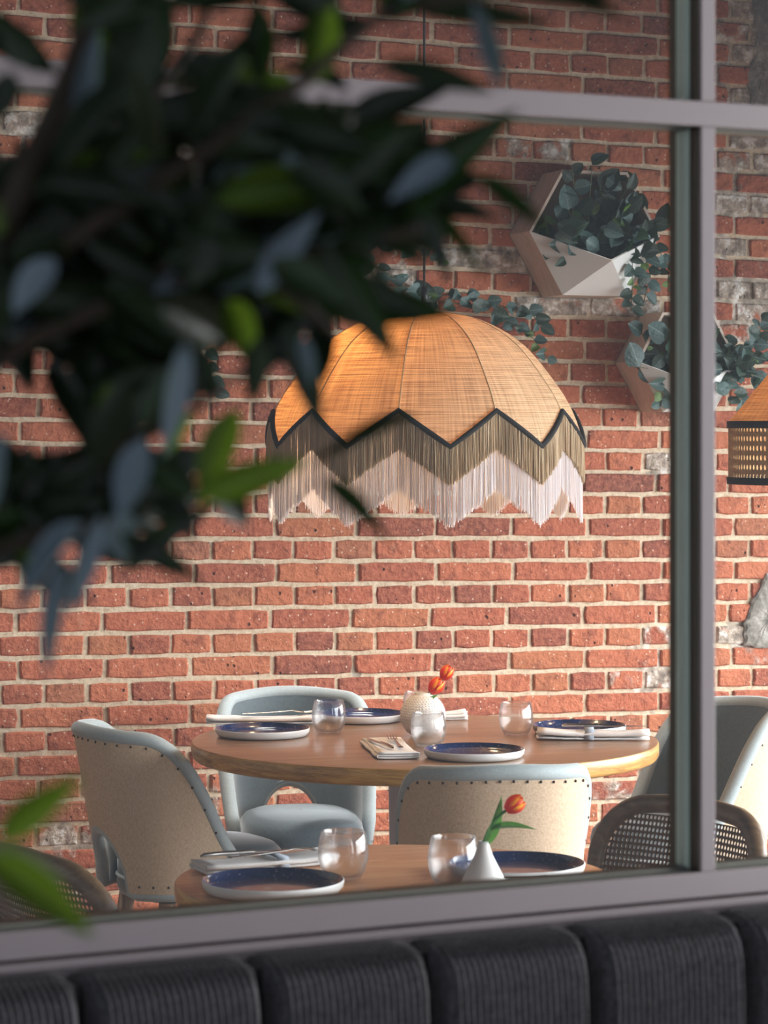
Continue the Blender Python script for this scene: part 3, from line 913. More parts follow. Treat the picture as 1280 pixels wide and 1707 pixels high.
b = MB(); b.lathe([(1e-4, .02), (.02, .018), (.026, .0), (.026, -.004), (1e-4, -.006)], 20, (0, 0, lz(prof[0][1])+.004)); b.build('cap', M_BLACK, lamp)
b = MB(); b.lathe([(1e-4, .0), (.021, .0), (.021, -.05), (.016, -.06), (1e-4, -.06)], 20, (0, 0, lz(prof[0][1])-.006)); sock = b.build('socket', M_BLACK, lamp)
b = MB(); b.tube([(0, 0, lz(prof[0][1])+.015), (0, 0, lz(prof[0][1])+.06)], .008, 10); b.build('ferrule', M_BLACK, lamp)
b = MB(); b.tube([(0, 0, lz(prof[0][1])+.05), (0, 0, lz(3.295))], .003, 8); b.build('cord', M_CORD, lamp)
b = MB(); b.lathe([(.05, 0), (.05, -.02), (.01, -.03)], 20, (0, 0, lz(3.298))); b.build('ceiling_rose', M_BLACK, lamp)
def bulb_mat(st):
    t = NT('bulb_glow'); t.base(srgb(255,220,170), 0.3)
    t.p.inputs['Emission Color'].default_value = srgb(255,190,110); t.p.inputs['Emission Strength'].default_value = st
    return t.m
M_BULB = bulb_mat(14)
b = MB(); b.lathe([(1e-4, .035), (.014, .033), (.018, .015), (.03, -.015), (.026, -.042), (.012, -.053), (1e-4, -.055)], 20, (0, 0, lz(prof[0][1])-.10)); b.build('bulb', M_BULB, sock)
def point(name, loc, power, parent, rad=.04):
    l = bpy.data.lights.new(name, 'POINT'); l.energy = power; l.color = (1.0, .72, .45); l.shadow_soft_size = rad
    o = bpy.data.objects.new(name, l); COL.objects.link(o); o.parent = parent; o.location = loc; return o
point('bulb_light', (-.15, -.05, lz(prof[0][1])-.20), 9, lamp, .06)

# ------------------------------------------------------------------ cane drum pendant at the right
D2 = 6.7; S2 = F/D2; R2 = .27
cx2 = (1215-640)/S2+R2
zt2 = CAMZ-(708-HZ)/S2; zb2 = CAMZ-(801-HZ)/S2
lamp2 = empty('pendant_lamp', (cx2, D2, zb2), label='cane drum lamp with black bands and sloping raffia top at the right edge', cat='lamp')
H2 = zt2-zb2
nu = 128; nv = 6
mb = holes_sheet(nu, nv, lambda u, v: gore_dir(2*PI*u/nu)*R2+Vector((0, 0, H2*v/nv)), .62)
o = mb.build('cane_drum', M_CANEPALE, lamp2); sm = o.modifiers.new('thick', 'SOLIDIFY'); sm.thickness = .003; o['kind'] = 'stuff'
for z in (0, H2):
    b = MB(); b.lathe([(R2+.004, -.009), (R2+.004, .009), (R2-.004, .009), (R2-.004, -.009)], 64, (0, 0, z), close=True); b.build('black_band', M_TRIM, lamp2)
rows = []; 
b = MB(); b.lathe([(R2, H2+.005), (.16, H2+.14), (.05, H2+.235), (.02, H2+.25)], 64)
o = b.build('raffia_top', M_HEXIN, lamp2); o.data.materials.clear(); o.data.materials.append(M_RAFFIA)
ul = o.data.uv_layers.new(name='UVMap')
for lp in o.data.loops:
    v = o.data.vertices[lp.vertex_index].co; ul.data[lp.index].uv = (math.atan2(v.y, v.x)*.25, v.z*1.2)
b = MB(); b.tube([(0, 0, H2+.24), (0, 0, 3.295-zb2)], .003, 8); b.build('cord', M_CORD, lamp2)
b = MB(); b.lathe([(.05, 0), (.05, -.02), (.01, -.03)], 20, (0, 0, 3.298-zb2)); b.build('ceiling_rose', M_BLACK, lamp2)
b = MB(); b.lathe([(1e-4, .035), (.018, .03), (.03, -.015), (.02, -.045), (1e-4, -.055)], 16, (0, 0, H2+.05)); b.build('bulb', M_BULB, lamp2)
b = MB(); b.tube([(0, 0, H2+.24), (0, 0, H2+.08)], .012, 10); b.build('socket', M_BLACK, lamp2)
point('bulb_light', (0, 0, H2*.5), 4, lamp2, .05)

# ------------------------------------------------------------------ leaves
def leaf_mesh(name, mat, wid, shape, cup=.15, droop=.12, n=7):
    """length 1 along +y, width `wid`, midrib on x = 0"""
    b = MB(); rows = []
    for j in range(n+1):
        t = j/n; hw = wid*.5*shape(t); z = -droop*t*t
        rows.append([(-hw, t, z+cup*hw), (-hw*.5, t, z+cup*hw*.35), (0, t, z), (hw*.5, t, z+cup*hw*.35), (hw, t, z+cup*hw)])
    b.quadgrid(rows)
    me = b.mesh(name, mat)
    return me
lanc = lambda t: max(.02, math.sin(PI*min(1, t**.8))**.9)
ovat = lambda t: max(.03, (math.sin(PI*t**.72))**.62)
LANCE = {m.name: [leaf_mesh('leaf', m, 1.0, lanc, c, d) for c, d in ((.25, .10), (.5, .22), (-.2, .16), (.3, -.12))] for m in (M_LDARK, M_LGREEN, M_LBLUE)}
OVAL = {m.name: [leaf_mesh('leaf', m, .86, ovat, c, d, 6) for c, d in ((.35, .12), (.6, .25), (-.25, .15))] for m in (M_EUC, M_EUCD, M_EUCG)}
def orient(d, nrm):
    y = d.normalized(); x = y.cross(nrm)
    if x.length < 1e-4: x = y.cross(Vector((.3, .2, 1)))
    x.normalize(); z = x.cross(y)
    return Matrix((x, y, z)).transposed()
def place_leaf(me, parent, base, vec, width, nrm):
    """base and vec in world space (parents only translate)"""
    o = link('leaf', me, parent)
    R = orient(vec, nrm); L = vec.length
    M = Matrix.Translation(base-parent.location) @ R.to_4x4() @ Matrix.Diagonal((width, L, L*.8, 1))
    o.matrix_local = M
    return o

# ------------------------------------------------------------------ hexagonal wall planters and their plants
def planter(cpx, cpy, W, label, group='hexagonal wall planters'):
    """cpx, cpy: image position of the centre of the front rim"""
    dep = .15
    q = (cpx-640)/F
    # front rim centre lies dep in front of the wall
    X = (WY0+dep*NY-UY/UX*dep*NX)*q/(1-0.384*q); D = X/q if abs(q) > 1e-6 else WY0-dep
    u = (X-dep*NX)/UX; z = CAMZ-(cpy-HZ)*D/F
    root = empty('wall_planter', (0, 0, 0), label=label, cat='planter', group=group)
    root.matrix_world = Matrix.Translation(wallpt(u, z, .004)) @ Matrix(((UX, NX, 0, 0), (UY, NY, 0, 0), (0, 0, 1, 0), (0, 0, 0, 1)))
    S = W/2; hexa = [(S*math.cos(PI/3*k), S*math.sin(PI/3*k)) for k in range(6)]
    th = .010
    for k in range(6):
        a, c = hexa[k], hexa[(k+1) % 6]; f = (S-th)/S
        b = MB()
        ps = [(a[0], 0, a[1]), (c[0], 0, c[1]), (c[0]*f, 0, c[1]*f), (a[0]*f, 0, a[1]*f)]
        b.v = ps+[(x, dep, z_) for x, _, z_ in ps]
        b.f = [(0,1,2,3),(7,6,5,4),(0,4,5,1),(1,5,6,2),(2,6,7,3),(3,7,4,0)]
        bevel(b.build('side_panel', M_HEXOUT, root, False), .0008, 1)
    b = MB(); b.v = [(x, .002, z_) for x, z_ in hexa]+[(x, .008, z_) for x, z_ in hexa]
    b.f = [(0,1,2,3,4,5), (11,10,9,8,7,6)]+[(k, 6+k, 6+(k+1) % 6, (k+1) % 6) for k in range(6)]
    b.build('back_panel', M_HEXIN, root, False)
    # faceted pocket front: left corner, lower corners, right corner, nose in the middle
    d2 = dep+.001
    Lp, BL, BR, Rp = hexa[3], hexa[4], hexa[5], hexa[0]
    nose = (0.0, dep+.115*W/.43, -.088*W/.43)
    for tri in ((Lp, BL), (BL, BR), (BR, Rp)):
        b = MB()
        p = [Vector((tri[0][0], d2, tri[0][1])), Vector((tri[1][0], d2, tri[1][1])), Vector(nose)]
        nn = (p[1]-p[0]).cross(p[2]-p[0]).normalized()
        if nn.y < 0: nn = -nn
        b.v = [tuple(x) for x in p]+[tuple(x-nn*.006) for x in p]
        b.f = [(0,1,2), (5,4,3), (0,3,4,1), (1,4,5,2), (2,5,3,0)]
        b.build('pocket_facet', M_HEXWHITE, root, False)
    return u, z, W
def plant(u, z, W, label, seed, nleaf, vines, group='trailing eucalyptus plants'):
    rnd = random.Random(seed)
    base = wallpt(u, z-.09*W/.43, .09)
    root = empty('eucalyptus_plant', base, label=label, cat='plant', group=group)
    stems = MB()
    N = Vector((NX, NY, 0)); U = Vector((UX, UY, 0)); Zv = Vector((0, 0, 1))
    def leaf(p, d, size):
        m = rnd.choices((M_EUC, M_EUCD, M_EUCG), (5, 4, 1))[0]
        sz = size*(.6 if m is M_EUCG else 1)
        nr = (N*1.0+U*rnd.uniform(-.9, .7)+Zv*rnd.uniform(-.3, .9))
        place_leaf(rnd.choice(OVAL[m.name]), root, p, d.normalized()*sz, sz*rnd.uniform(.8, 1.05), nr)
    k = W/.43
    for i in range(nleaf):
        p = wallpt(u, z, .03)+U*rnd.gauss(.02, .085)*k+Zv*(rnd.gauss(.01, .055)*k)+N*rnd.uniform(.05, .17)
        lim = -.055*k
        if (p.z-z) < lim: p.z = z+lim+rnd.random()*.03
        d = U*rnd.uniform(-1, 1)+Zv*rnd.uniform(-.6, 1)+N*rnd.uniform(0, .8)
        leaf(p, d, rnd.uniform(.052, .084))
        stems.tube([base-root.location+N*.02, (p+base)/2-root.location+Zv*.02, p-root.location], [.0016, .0014, .001], 4, cap=False)
    for pts, n in vines:                       # trailing stems: offsets (u, z, d) from the rim centre
        P = [wallpt(u+a, z+c, d) for a, c, d in pts]
        fine = []
        for a, c in zip(P, P[1:]):
            for q in range(5): fine.append(a.lerp(c, q/5))
        fine.append(P[-1])
        stems.tube([p-root.location for p in fine], .0015, 5)
        for q in range(n):
            t = (q+.5)/n*(len(fine)-1); i0 = int(t); p = fine[i0].lerp(fine[min(i0+1, len(fine)-1)], t-i0)
            tan = (fine[min(i0+1, len(fine)-1)]-fine[i0]).normalized()
            side = (U if q % 2 else -U)
            leaf(p, side*.8+tan*.5+N*rnd.uniform(.1, .6)+Zv*rnd.uniform(-.3, .4), rnd.uniform(.042, .068)*(1-.25*q/n))
    stems.build('stems', M_STEM, root)
    return root
h1 = planter(991, 389, .428, 'largest pale hexagonal planter high on the wall beside the mullion')
plant(*h1, 'eucalyptus filling the high hexagonal planter and spilling from its right side', 11, 92,
      [([(.08, -.03, .16), (.14, -.05, .19), (.17, -.12, .18), (.16, -.21, .15)], 13), ([(.06, -.03, .17), (.09, -.09, .22), (.10, -.17, .20), (.11, -.23, .17)], 12),
       ([(.15, .03, .15), (.20, -.04, .17), (.24, -.10, .16), (.25, -.17, .14)], 12), ([(-.12, -.03, .16), (-.12, -.06, .19), (-.115, -.09, .19)], 3),
       ([(0, .05, .1), (-.06, .12, .14), (-.08, .19, .16)], 6), ([(.03, .05, .1), (.06, .12, .12), (.09, .18, .14)], 4)])
h2 = planter(1146, 604, .345, 'smaller pale hexagonal planter half hidden behind the mullion')
plant(*h2, 'eucalyptus in the smaller hexagonal planter, reaching out right of the mullion', 12, 56,
      [([(-.06, -.03, .16), (-.10, -.08, .18), (-.10, -.13, .17)], 7), ([(.08, 0, .15), (.16, .04, .18), (.24, .07, .16), (.27, .14, .12)], 14),
       ([(.08, 0, .16), (.16, -.02, .2), (.23, -.05, .18), (.28, -.10, .15)], 14), ([(.05, -.03, .17), (.12, -.08, .2), (.18, -.13, .18)], 9),
       ([(.1, .02, .15), (.18, .02, .2), (.27, .0, .2)], 10), ([(-.1, .02, .14), (-.14, .06, .15), (-.155, .1, .14)], 3)])
h3 = planter(478, 385, .36, 'pale hexagonal planter mostly hidden behind the dark tree leaves')
def pxvine(h, pts, n):
    return ([(wall_uz(a, c)[0]-h[0]-.36*d, wall_uz(a, c)[1]-h[1], d) for a, c, d in pts], n)
plant(*h3, 'eucalyptus hidden behind the tree, its vine trailing right above the dome lamp', 13, 40,
      [pxvine(h3, [(500,400,.17), (590,430,.16), (660,470,.12), (725,505,.10), (790,512,.09), (850,540,.08), (885,565,.07), (912,602,.06)], 34),
       pxvine(h3, [(510,400,.17), (560,440,.16), (640,490,.12), (700,500,.10), (770,490,.09), (840,515,.08), (880,520,.07), (900,548,.06)], 30),
       pxvine(h3, [(480,380,.14), (540,330,.13), (600,290,.12), (640,280,.10)], 12), pxvine(h3, [(470,370,.14), (430,310,.13), (390,290,.10)], 10),
       pxvine(h3, [(450,400,.15), (400,460,.12), (350,520,.10), (345,600,.08), (360,660,.07)], 22), pxvine(h3, [(500,390,.17), (600,400,.15), (690,420,.10), (740,440,.08)], 16)])

# ------------------------------------------------------------------ tableware
def make_plate():
    root = empty('dinner_plate')
    b = MB(); b.lathe([(1e-4, .004), (.085, .004), (.103, .0055), (.1105, .010), (.1130, .0185), (.1142, .0200)], 64); b.build('glazed_face', M_GLAZE, root)
    b = MB(); b.lathe([(.1142, .0200), (.1155, .0192), (.1158, .0170), (.1140, .009), (.108, .002), (.09, 0.0), (1e-4, 0.0)], 64); b.build('plate_body', M_PLATEOUT, root)
    return root
plate0 = make_plate()
PL = [(-.297, 6.45, 'blue-glazed plate at the left of the large table, before a rolled napkin'),
      (-.060, 6.79, 'blue-glazed plate at the far side of the large table, left of the round vase'),
      (.2056, 6.03, 'blue-glazed plate at the near side of the large table, beside the folded napkin'),
      (.482, 6.52, 'blue-glazed plate at the right of the large table, behind a rolled napkin'),
      (-.180, 4.28, 'blue-glazed plate at the left of the smaller table'),
      (.2235, 4.45, 'blue-glazed plate at the right of the smaller table, behind the cone vase')]
for i, (x, y, lab) in enumerate(PL):
    o = plate0 if i == 0 else copy_tree(plate0)
    o.location = (x, y, TZ+.0004); o.rotation_euler = (0, 0, i*1.1)
    tag(o, lab, 'plate', 'blue-glazed plates')
def make_glass():
    b = MB()
    b.lathe([(1e-4, .0), (.022, .0), (.029, .002), (.036, .014), (.0415, .032), (.0425, .045), (.0405, .062), (.0365, .080), (.0355, .0808), (.0345, .080),
             (.0383, .062), (.0402, .045), (.0393, .032), (.0340, .016), (.027, .0075), (.015, .006), (1e-4, .006)], 48)
    return b.mesh('glass_tumbler', M_GLASS)
gm = make_glass()
GL = [(-.136, 6.51, 'stemless glass on the large table between the left and far plates'),
      (.090, 6.73, 'stemless glass on the large table half hidden behind the round vase'),
      (.323, 6.46, 'stemless glass on the large table left of the right-hand plate'),
      (.105, 6.235, 'stemless glass on the large table in front of the round vase'),
      (-.068, 4.395, 'stemless glass on the smaller table beside the left plate and napkin'),
      (.114, 4.335, 'stemless glass on the smaller table left of the cone vase')]
for x, y, lab in GL:
    o = link('glass_tumbler', gm, None, (x, y, TZ+.0004)); tag(o, lab, 'glass', 'stemless glasses')

# vases
vx, vy = .095, 6.44
vase = empty('round_vase', (vx, vy, TZ), label='textured white ball vase holding two tulips on the large table', cat='vase')
r = .055; pts = []
n = 20
pr = [(1e-4, 0)]+[(r*math.sin(a), r*1.0-r*math.cos(a)-.004) for a in [PI*(.13+.76*i/n) for i in range(n+1)]]
pr = [(a, max(0, c)) for a, c in pr]
zt = pr[-1][1]; rt = pr[-1][0]
b = MB(); b.lathe(pr+[(rt, zt+.004), (rt-.003, zt+.004), (rt-.004, zt-.01)], 48); b.build('vase_body', M_CERAMIC, vase)
dots = MB()
for j in range(3, n-1):
    a = PI*(.13+.76*j/n); nn = max(8, int(46*math.sin(a)))
    for i in range(nn):
        th = 2*PI*(i+.5*(j % 2))/nn; nv_ = Vector((math.sin(a)*math.cos(th), math.sin(a)*math.sin(th), -math.cos(a)))
        s = MB(); s.lathe([(.0021, 0), (.0014, .0009), (1e-4, .0012)], 5)
        dots.add(s, Matrix.Translation(nv_*r+Vector((0, 0, r-.004))) @ Vector((0, 0, 1)).rotation_difference(nv_).to_matrix().to_4x4())
dots.build('raised_dots', M_CERAMIC, vase)
cvx, cvy = .160, 4.24
cv_ = empty('cone_vase', (cvx, cvy, TZ), label='matte white cone vase with one tulip on the smaller table', cat='vase')
b = MB(); b.lathe([(1e-4, 0), (.035, 0), (.0405, .003), (.0405, .010), (.034, .028), (.024, .047), (.0145, .066), (.0100, .080), (.0085, .088), (.0068, .088), (.0075, .075), (1e-4, .05)], 48)
b.build('vase_body', M_MATTECER, cv_)
# tulips
petal_me = leaf_mesh('petal', M_PETAL, .82, lambda t: max(.05, math.sin(PI*(.12+.84*t))**.75), .55, -.10, 8)
def petal_mesh_curved():
    b = MB(); rows = []
    n = 8
    for j in range(n+1):
        t = j/n; rr = .46*math.sin(PI*min(1, .10+.74*t))**.8+.02; half = math.radians(52)*(math.sin(PI*(.10+.86*t))**.7)
        rows.append([(rr*math.sin(-half+2*half*i/6), t, rr*math.cos(-half+2*half*i/6)) for i in range(7)])
    b.quadgrid(rows); return b.mesh('petal', M_PETAL)
petal_me = petal_mesh_curved()
tleaf_me = leaf_mesh('leaf', M_TULIPLEAF, .30, lanc, .9, .25, 10)
def tulip(name_loc, path, flower_len, leaves, label):
    root = empty('tulip', name_loc, label=label, cat='flower', group='red and yellow tulips')
    L0 = Vector(name_loc)
    b = MB(); b.tube([Vector(p)-L0 for p in path], .0026, 8); b.build('stem', M_TULIPLEAF, root)
    tip = Vector(path[-1]); d = (tip-Vector(path[-2])).normalized()
    for k in range(6):
        o = link('petal', petal_me, root)
        R = orient(d, Vector((.2, -1, .1))).to_4x4()
        s = flower_len*(1.0 if k % 2 else .95)
        o.matrix_local = Matrix.Translation(tip-L0-d*.002) @ R @ Matrix.Rotation(PI/3*k, 4, 'Y') @ Matrix.Diagonal((s*(.92 if k % 2 else .84), s, s*(.92 if k % 2 else .84), 1))
    for p0, vec, wd, nr in leaves:
        o = link('leaf', tleaf_me, root)
        R = orient(Vector(vec), Vector(nr)); L = Vector(vec).length
        o.matrix_local = Matrix.Translation(Vector(p0)-L0) @ R.to_4x4() @ Matrix.Diagonal((wd/.30, L, L, 1))
    return root
D_ = 6.44
a1 = at(704, 1172, D_); 
tulip(tuple(at(706, 1172, D_)), [at(704, 1178, D_), at(710, 1166, D_), at(719, 1154, D_)], .043,
      [(at(704, 1174, D_), at(722, 1148, D_)-at(704, 1174, D_), .014, (0, -1, .2)), (at(706, 1174, D_), at(700, 1152, D_+.01)-at(706, 1174, D_), .013, (.2, -1, .2)), (at(708, 1174, D_-.01), at(726, 1158, D_-.02)-at(708, 1174, D_), .012, (-.1, -1, .4))],
      'lower tulip standing upright just above the ball vase')
tulip(tuple(at(712, 1172, D_+.02)), [at(710, 1177, D_+.02), at(722, 1156, D_+.03), at(738, 1131, D_+.03)], .038, [], 'higher tulip leaning right above the ball vase')
D_ = 4.24
tulip(tuple(at(806, 1404, D_)), [at(806, 1440, D_), at(806, 1405, D_), at(812, 1388, D_), at(824, 1368, D_), at(838, 1355, D_), at(845, 1350, D_)], .034,
      [(at(805, 1412, D_), at(843, 1334, D_-.005)-at(805, 1412, D_), .019, (.5, -1, .2)), (at(816, 1384, D_), at(889, 1369, D_-.015)-at(816, 1384, D_), .010, (0, -.6, 1))],
      'single tulip leaning right out of the cone vase')

# napkins and cutlery
def folded_strip(width, thick, layers, length, seed, roll=False):
    """a napkin folded over and over: the folds run along x, the free length along x"""
    rnd = random.Random(seed); b = MB()
    # cross-section in y,z: a flattened serpentine closed outline
    half = width/2; lay = thick/layers
    prof_ = []
    n = 5
    for k in range(layers):
        z = lay*(k+.5); d = 1 if k % 2 == 0 else -1
        for i in range(7):
            y = -half+2*half*i/6
            prof_.append((d*y*(1-.015*k), z))
        if k < layers-1:
            for i in range(1, n):
                a = -PI/2+PI*i/n
                prof_.append((d*(half*(1-.015*k)+lay*.45*math.cos(a)), z+lay*.5+lay*.5*math.sin(a)))
    rows = []
    for j in range(13):
        x = -length/2+length*j/12
        e = .0012*(1 if j in (0, 12) else 0)
        kz = .80+.26*abs(2*j/12-1)**2+.10*mnoise.noise(Vector((x*22, seed*3.1, 0)))
        ky = 1+.06*abs(2*j/12-1)**3
        rows.append([(x+rnd.uniform(-.0006, .0006)+.004*mnoise.noise(Vector((seed, z*60, y*20))), y*ky+.004*mnoise.noise(Vector((x*18, seed, z*90))), z*kz+.0011*mnoise.noise(Vector((x*25, y*25, seed)))) for y, z in prof_])
    b.quadgrid(rows)
    return b
def add_cloth(mb, name, mat, parent):
    o = mb.build(name, mat, parent); s = o.modifiers.new('cloth', 'SOLIDIFY'); s.thickness = .0036; s.offset = 0
    return o
def napkin(loc, rz, L, W, th, layers, label, seed, stripe=None):
    root = empty('napkin', (loc[0], loc[1], TZ+.0012), rz, label=label, cat='napkin', group='white cloth napkins')
    add_cloth(folded_strip(W, th, layers, L, seed), 'folded_cloth', M_NAPKIN, root)
    if stripe is not None:
        b = MB(); rows = []
        for q in range(2):
            x = stripe+(q-.5)*.022
            rows.append([(x, -W/2-.0022, .001), (x, -W/2-.0026, th*.5), (x, -W/2-.001, th+.0006), (x, 0, th+.0022), (x, W/2+.001, th+.0006), (x, W/2+.0026, th*.5), (x, W/2+.0022, .001)])
        b.quadgrid(rows); o = add_cloth(b, 'woven_stripe', M_NSTRIPE, root); o.modifiers[0].thickness = .0008
    return root
def knife_mesh(L=.21):
    b = MB(); rows = []
    for t, w_, h in ((0, .006, .004), (.03, .009, .007), (.2, .0085, .0075), (.42, .0065, .006), (.47, .006, .005), (.50, .008, .003), (.6, .0105, .0022), (.8, .0105, .0018), (.93, .008, .0015), (1, .001, .0012)):
        x = t*L-L/2; rows.append([(x, -w_/2, 0), (x, -w_/2*.7, h*.8), (x, 0, h), (x, w_/2*.7, h*.8), (x, w_/2, 0)])
    b.quadgrid(rows, closed_u=True); return b.mesh('knife', M_STEEL)
def fork_mesh(L=.20):
    b = MB(); rows = []
    for t, w_, z in ((0, .012, .001), (.05, .014, .001), (.3, .009, .002), (.55, .006, .004), (.64, .007, .006), (.70, .016, .004), (.76, .0235, .002), (.79, .0235, .0015)):
        x = t*L-L/2; rows.append([(x, -w_/2, z), (x, -w_/2*.6, z+.002), (x, 0, z+.0024), (x, w_/2*.6, z+.002), (x, w_/2, z), (x, 0, z-.0002)])
    b.quadgrid(rows, closed_u=True)
    for k in range(4):
        y = (k-1.5)*.0068
        pts = [(t*L-L/2, y*(1-.08*(t-.78)), .0022+z) for t, z in ((.77, 0), (.84, -.0006), (.92, .001), (1.0, .005))]
        b.tube(pts, [.0015, .0014, .0013, .0008], 6)
    return b.mesh('fork', M_STEEL)
KM, FM_ = knife_mesh(), fork_mesh()
def cutlery(name, me, x, y, z, rz, label, tilt=0):
    o = link(name, me, None, (x, y, z)); o.rotation_euler = (0, tilt, rz)
    return tag(o, label, 'cutlery', 'steel cutlery on the napkins')
def pt_table(px, py, z=TZ):
    D = (CAMZ-z)*F/(py-HZ); return (px-640)*D/F, D
# left napkin on the large table
x, y = pt_table(438, 1207); napkin((x, y), .05, .285, .045, .023, 3, 'rolled napkin behind the left plate on the large table', 1, None)
cutlery('fork', FM_, x+.045, y, TZ+.0270, .25, 'fork on the napkin behind the left plate of the large table')
x, y = pt_table(748, 1199); napkin((x-.02, y), .15, .13, .06, .022, 4, 'folded napkin right behind the ball vase', 2)
x, y = .012, 6.135; napkin((x, y), 1.70, .300, .088, .015, 3, 'folded napkin with knife and fork left of the near plate', 3, None)
cutlery('knife', KM, x-.022, y+.0, TZ+.0195, 1.86, 'knife on the folded napkin left of the near plate')
cutlery('fork', FM_, x+.016, y+.01, TZ+.0195, 1.68, 'fork on the folded napkin left of the near plate')
x, y = pt_table(988, 1232); napkin((x, y-.012), -.05, .270, .050, .026, 3, 'rolled striped napkin before the right plate on the large table', 4, -.01)
cutlery('knife', KM, x+.03, y+.006, TZ+.0300, .0, 'knife on the striped napkin before the right plate')
x, y = -.205, 4.515; napkin((x, y), .48, .245, .066, .018, 3, 'folded napkin behind the left plate on the smaller table', 5, .02)
cutlery('knife', KM, x-.012, y+.008, TZ+.0240, .48, 'knife on the napkin behind the left plate of the smaller table')
cutlery('fork', FM_, x+.03, y-.002, TZ+.0240, .56, 'fork on the napkin behind the left plate of the smaller table')
x, y = pt_table(880, 1478); napkin((x+.01, y-.022), -.12, .18, .05, .011, 3, 'folded napkin before the right plate on the smaller table', 6)
cutlery('fork', FM_, x+.0, y-.022, TZ+.0155, -.1, 'fork on the napkin before the right plate of the smaller table')

# ------------------------------------------------------------------ foreground tree
TD = 1.0
tree = empty('indoor_tree', (-.30, 1.02, 0), label='dark slender-leaved indoor tree close to the camera at upper left', cat='tree')
TL = tree.location
def tl(px, py, D): return at(px, py, D)-TL
BR = [[(-680,2400,1.02),(-560,1700,1.02),(-420,1200,1.03),(-260,900,1.04),(-150,700,1.05),(-60,520,1.05),(30,330,1.05),(120,120,1.04),(190,-80,1.03),(240,-260,1.02)],
      [(-260,900,1.04),(-60,850,1.05),(60,810,1.06),(200,745,1.06),(320,690,1.07),(400,620,1.08)],
      [(-150,700,1.05),(60,560,1.04),(250,480,1.02),(430,440,1.0),(580,415,.99),(700,380,.98)],
      [(-60,520,1.05),(150,380,1.02),(330,260,1.0),(500,140,.99),(640,20,.98),(700,-60,.97)],
      [(250,480,1.02),(400,340,1.03),(560,290,1.03),(700,260,1.02)],
      [(-260,900,1.04),(-60,930,1.02),(80,890,1.0),(180,870,.99)],
      [(430,440,1.0),(500,500,1.0),(560,560,1.0)],
      [(30,330,1.05),(120,260,1.08),(240,180,1.1),(330,60,1.12),(380,-80,1.12)],
      [(-260,900,1.04),(-200,1100,.92),(-140,1300,.86),(-90,1400,.84)],
      [(640,20,.98),(760,-10,.99),(900,-20,1.0)]]
b0 = MB()
for i, br in enumerate(BR):
    pts = [tl(*p) for p in br]
    n = len(pts)
    if i == 0: rad = [.020, .018, .015, .012, .010, .008, .006, .005, .004, .003]
    else: rad = [.0042-(.0028)*k/(n-1) for k in range(n)]
    if i == 0: pts = [Vector((pts[0].x, pts[0].y, .30))]+pts; rad = [.022]+rad
    b = MB(); b.tube(pts, rad, 8); b.build('trunk' if i == 0 else 'branch', M_BARK, tree)
rt_ = random.Random(21)
NEAR = Vector((0, -1, 0))
def tleaf(p0, p1, width_px, mat, roll=None, D0=1.0, D1=None):
    D1 = D0 if D1 is None else D1
    a, c = at(p0[0], p0[1], D0), at(p1[0], p1[1], D1)
    nr = NEAR+Vector((rt_.uniform(-.4, .4), 0, rt_.uniform(-.1, .6))) if roll is None else Vector(roll)
    place_leaf(rt_.choice(LANCE[mat.name]), tree, a, c-a, width_px*D0/F, nr)
HERO = [((590,400),(872,188),86,M_LDARK,1.0),((700,-20),(1062,8),60,M_LDARK,1.0),((640,-5),(930,40),46,M_LDARK,1.02),((788,0),(842,160),38,M_LBLUE,.98),
        ((625,108),(815,160),46,M_LDARK,1.0),((540,400),(668,600),62,M_LDARK,.98),((470,540),(540,715),56,M_LDARK,1.0),((500,560),(522,640),26,M_LBLUE,.985),
        ((330,830),(516,768),62,M_LGREEN,1.0),((540,800),(648,895),36,M_LDARK,1.02),((395,680),(330,845),66,M_LGREEN,1.02),((380,500),(424,612),58,M_LGREEN,1.03),
        ((310,560),(262,760),46,M_LBLUE,1.0),((240,730),(200,870),60,M_LBLUE,1.0),((200,850),(215,940),70,M_LBLUE,1.02),
        ((140,870),(18,1015),46,M_LBLUE,.97),((110,930),(72,1135),40,M_LBLUE,.97),((168,860),(105,1020),44,M_LBLUE,.98),((200,890),(335,968),46,M_LDARK,1.0),
        ((790,290),(915,395),36,M_LDARK,1.03),((700,690),(510,770),26,M_LDARK,1.05),((650,300),(760,470),60,M_LDARK,1.0),((560,330),(790,390),80,M_LDARK,1.0),
        ((520,270),(545,330),40,M_LBLUE,1.0),((520,240),(600,180),40,M_LDARK,1.0),((0,1400),(152,1288),60,M_LGREEN,.84),((-20,1430),(155,1555),70,M_LGREEN,.84),((-40,1420),(120,1470),60,M_LGREEN,.85),
        ((700,330),(810,480),30,M_LDARK,1.02),((330,250),(420,30),60,M_LDARK,1.0),((260,20),(200,190),90,M_LDARK,1.0),((140,-20),(160,170),60,M_LGREEN,1.05),
        ((390,110),(440,40),40,M_LGREEN,1.04),((380,125),(505,150),34,M_LGREEN,1.03),((230,140),(60,300),60,M_LDARK,1.0),((760,260),(650,330),50,M_LBLUE,.99),
        ((430,560),(420,680),46,M_LDARK,1.0),((60,110),(0,30),60,M_LDARK,1.0),((20,120),(-10,210),50,M_LDARK,1.0),((90,430),(20,520),60,M_LBLUE,.99),
        ((180,640),(170,740),36,M_LGREEN,1.05),((320,690),(270,760),36,M_LGREEN,1.05),((110,200),(90,260),36,M_LGREEN,1.08),((215,340),(225,395),30,M_LGREEN,1.1),
        ((300,860),(200,950),56,M_LDARK,1.0),((350,800),(420,880),60,M_LDARK,1.02),((480,250),(500,350),44,M_LBLUE,1.0),((60,930),(20,960),40,M_LGREEN,1.05)]
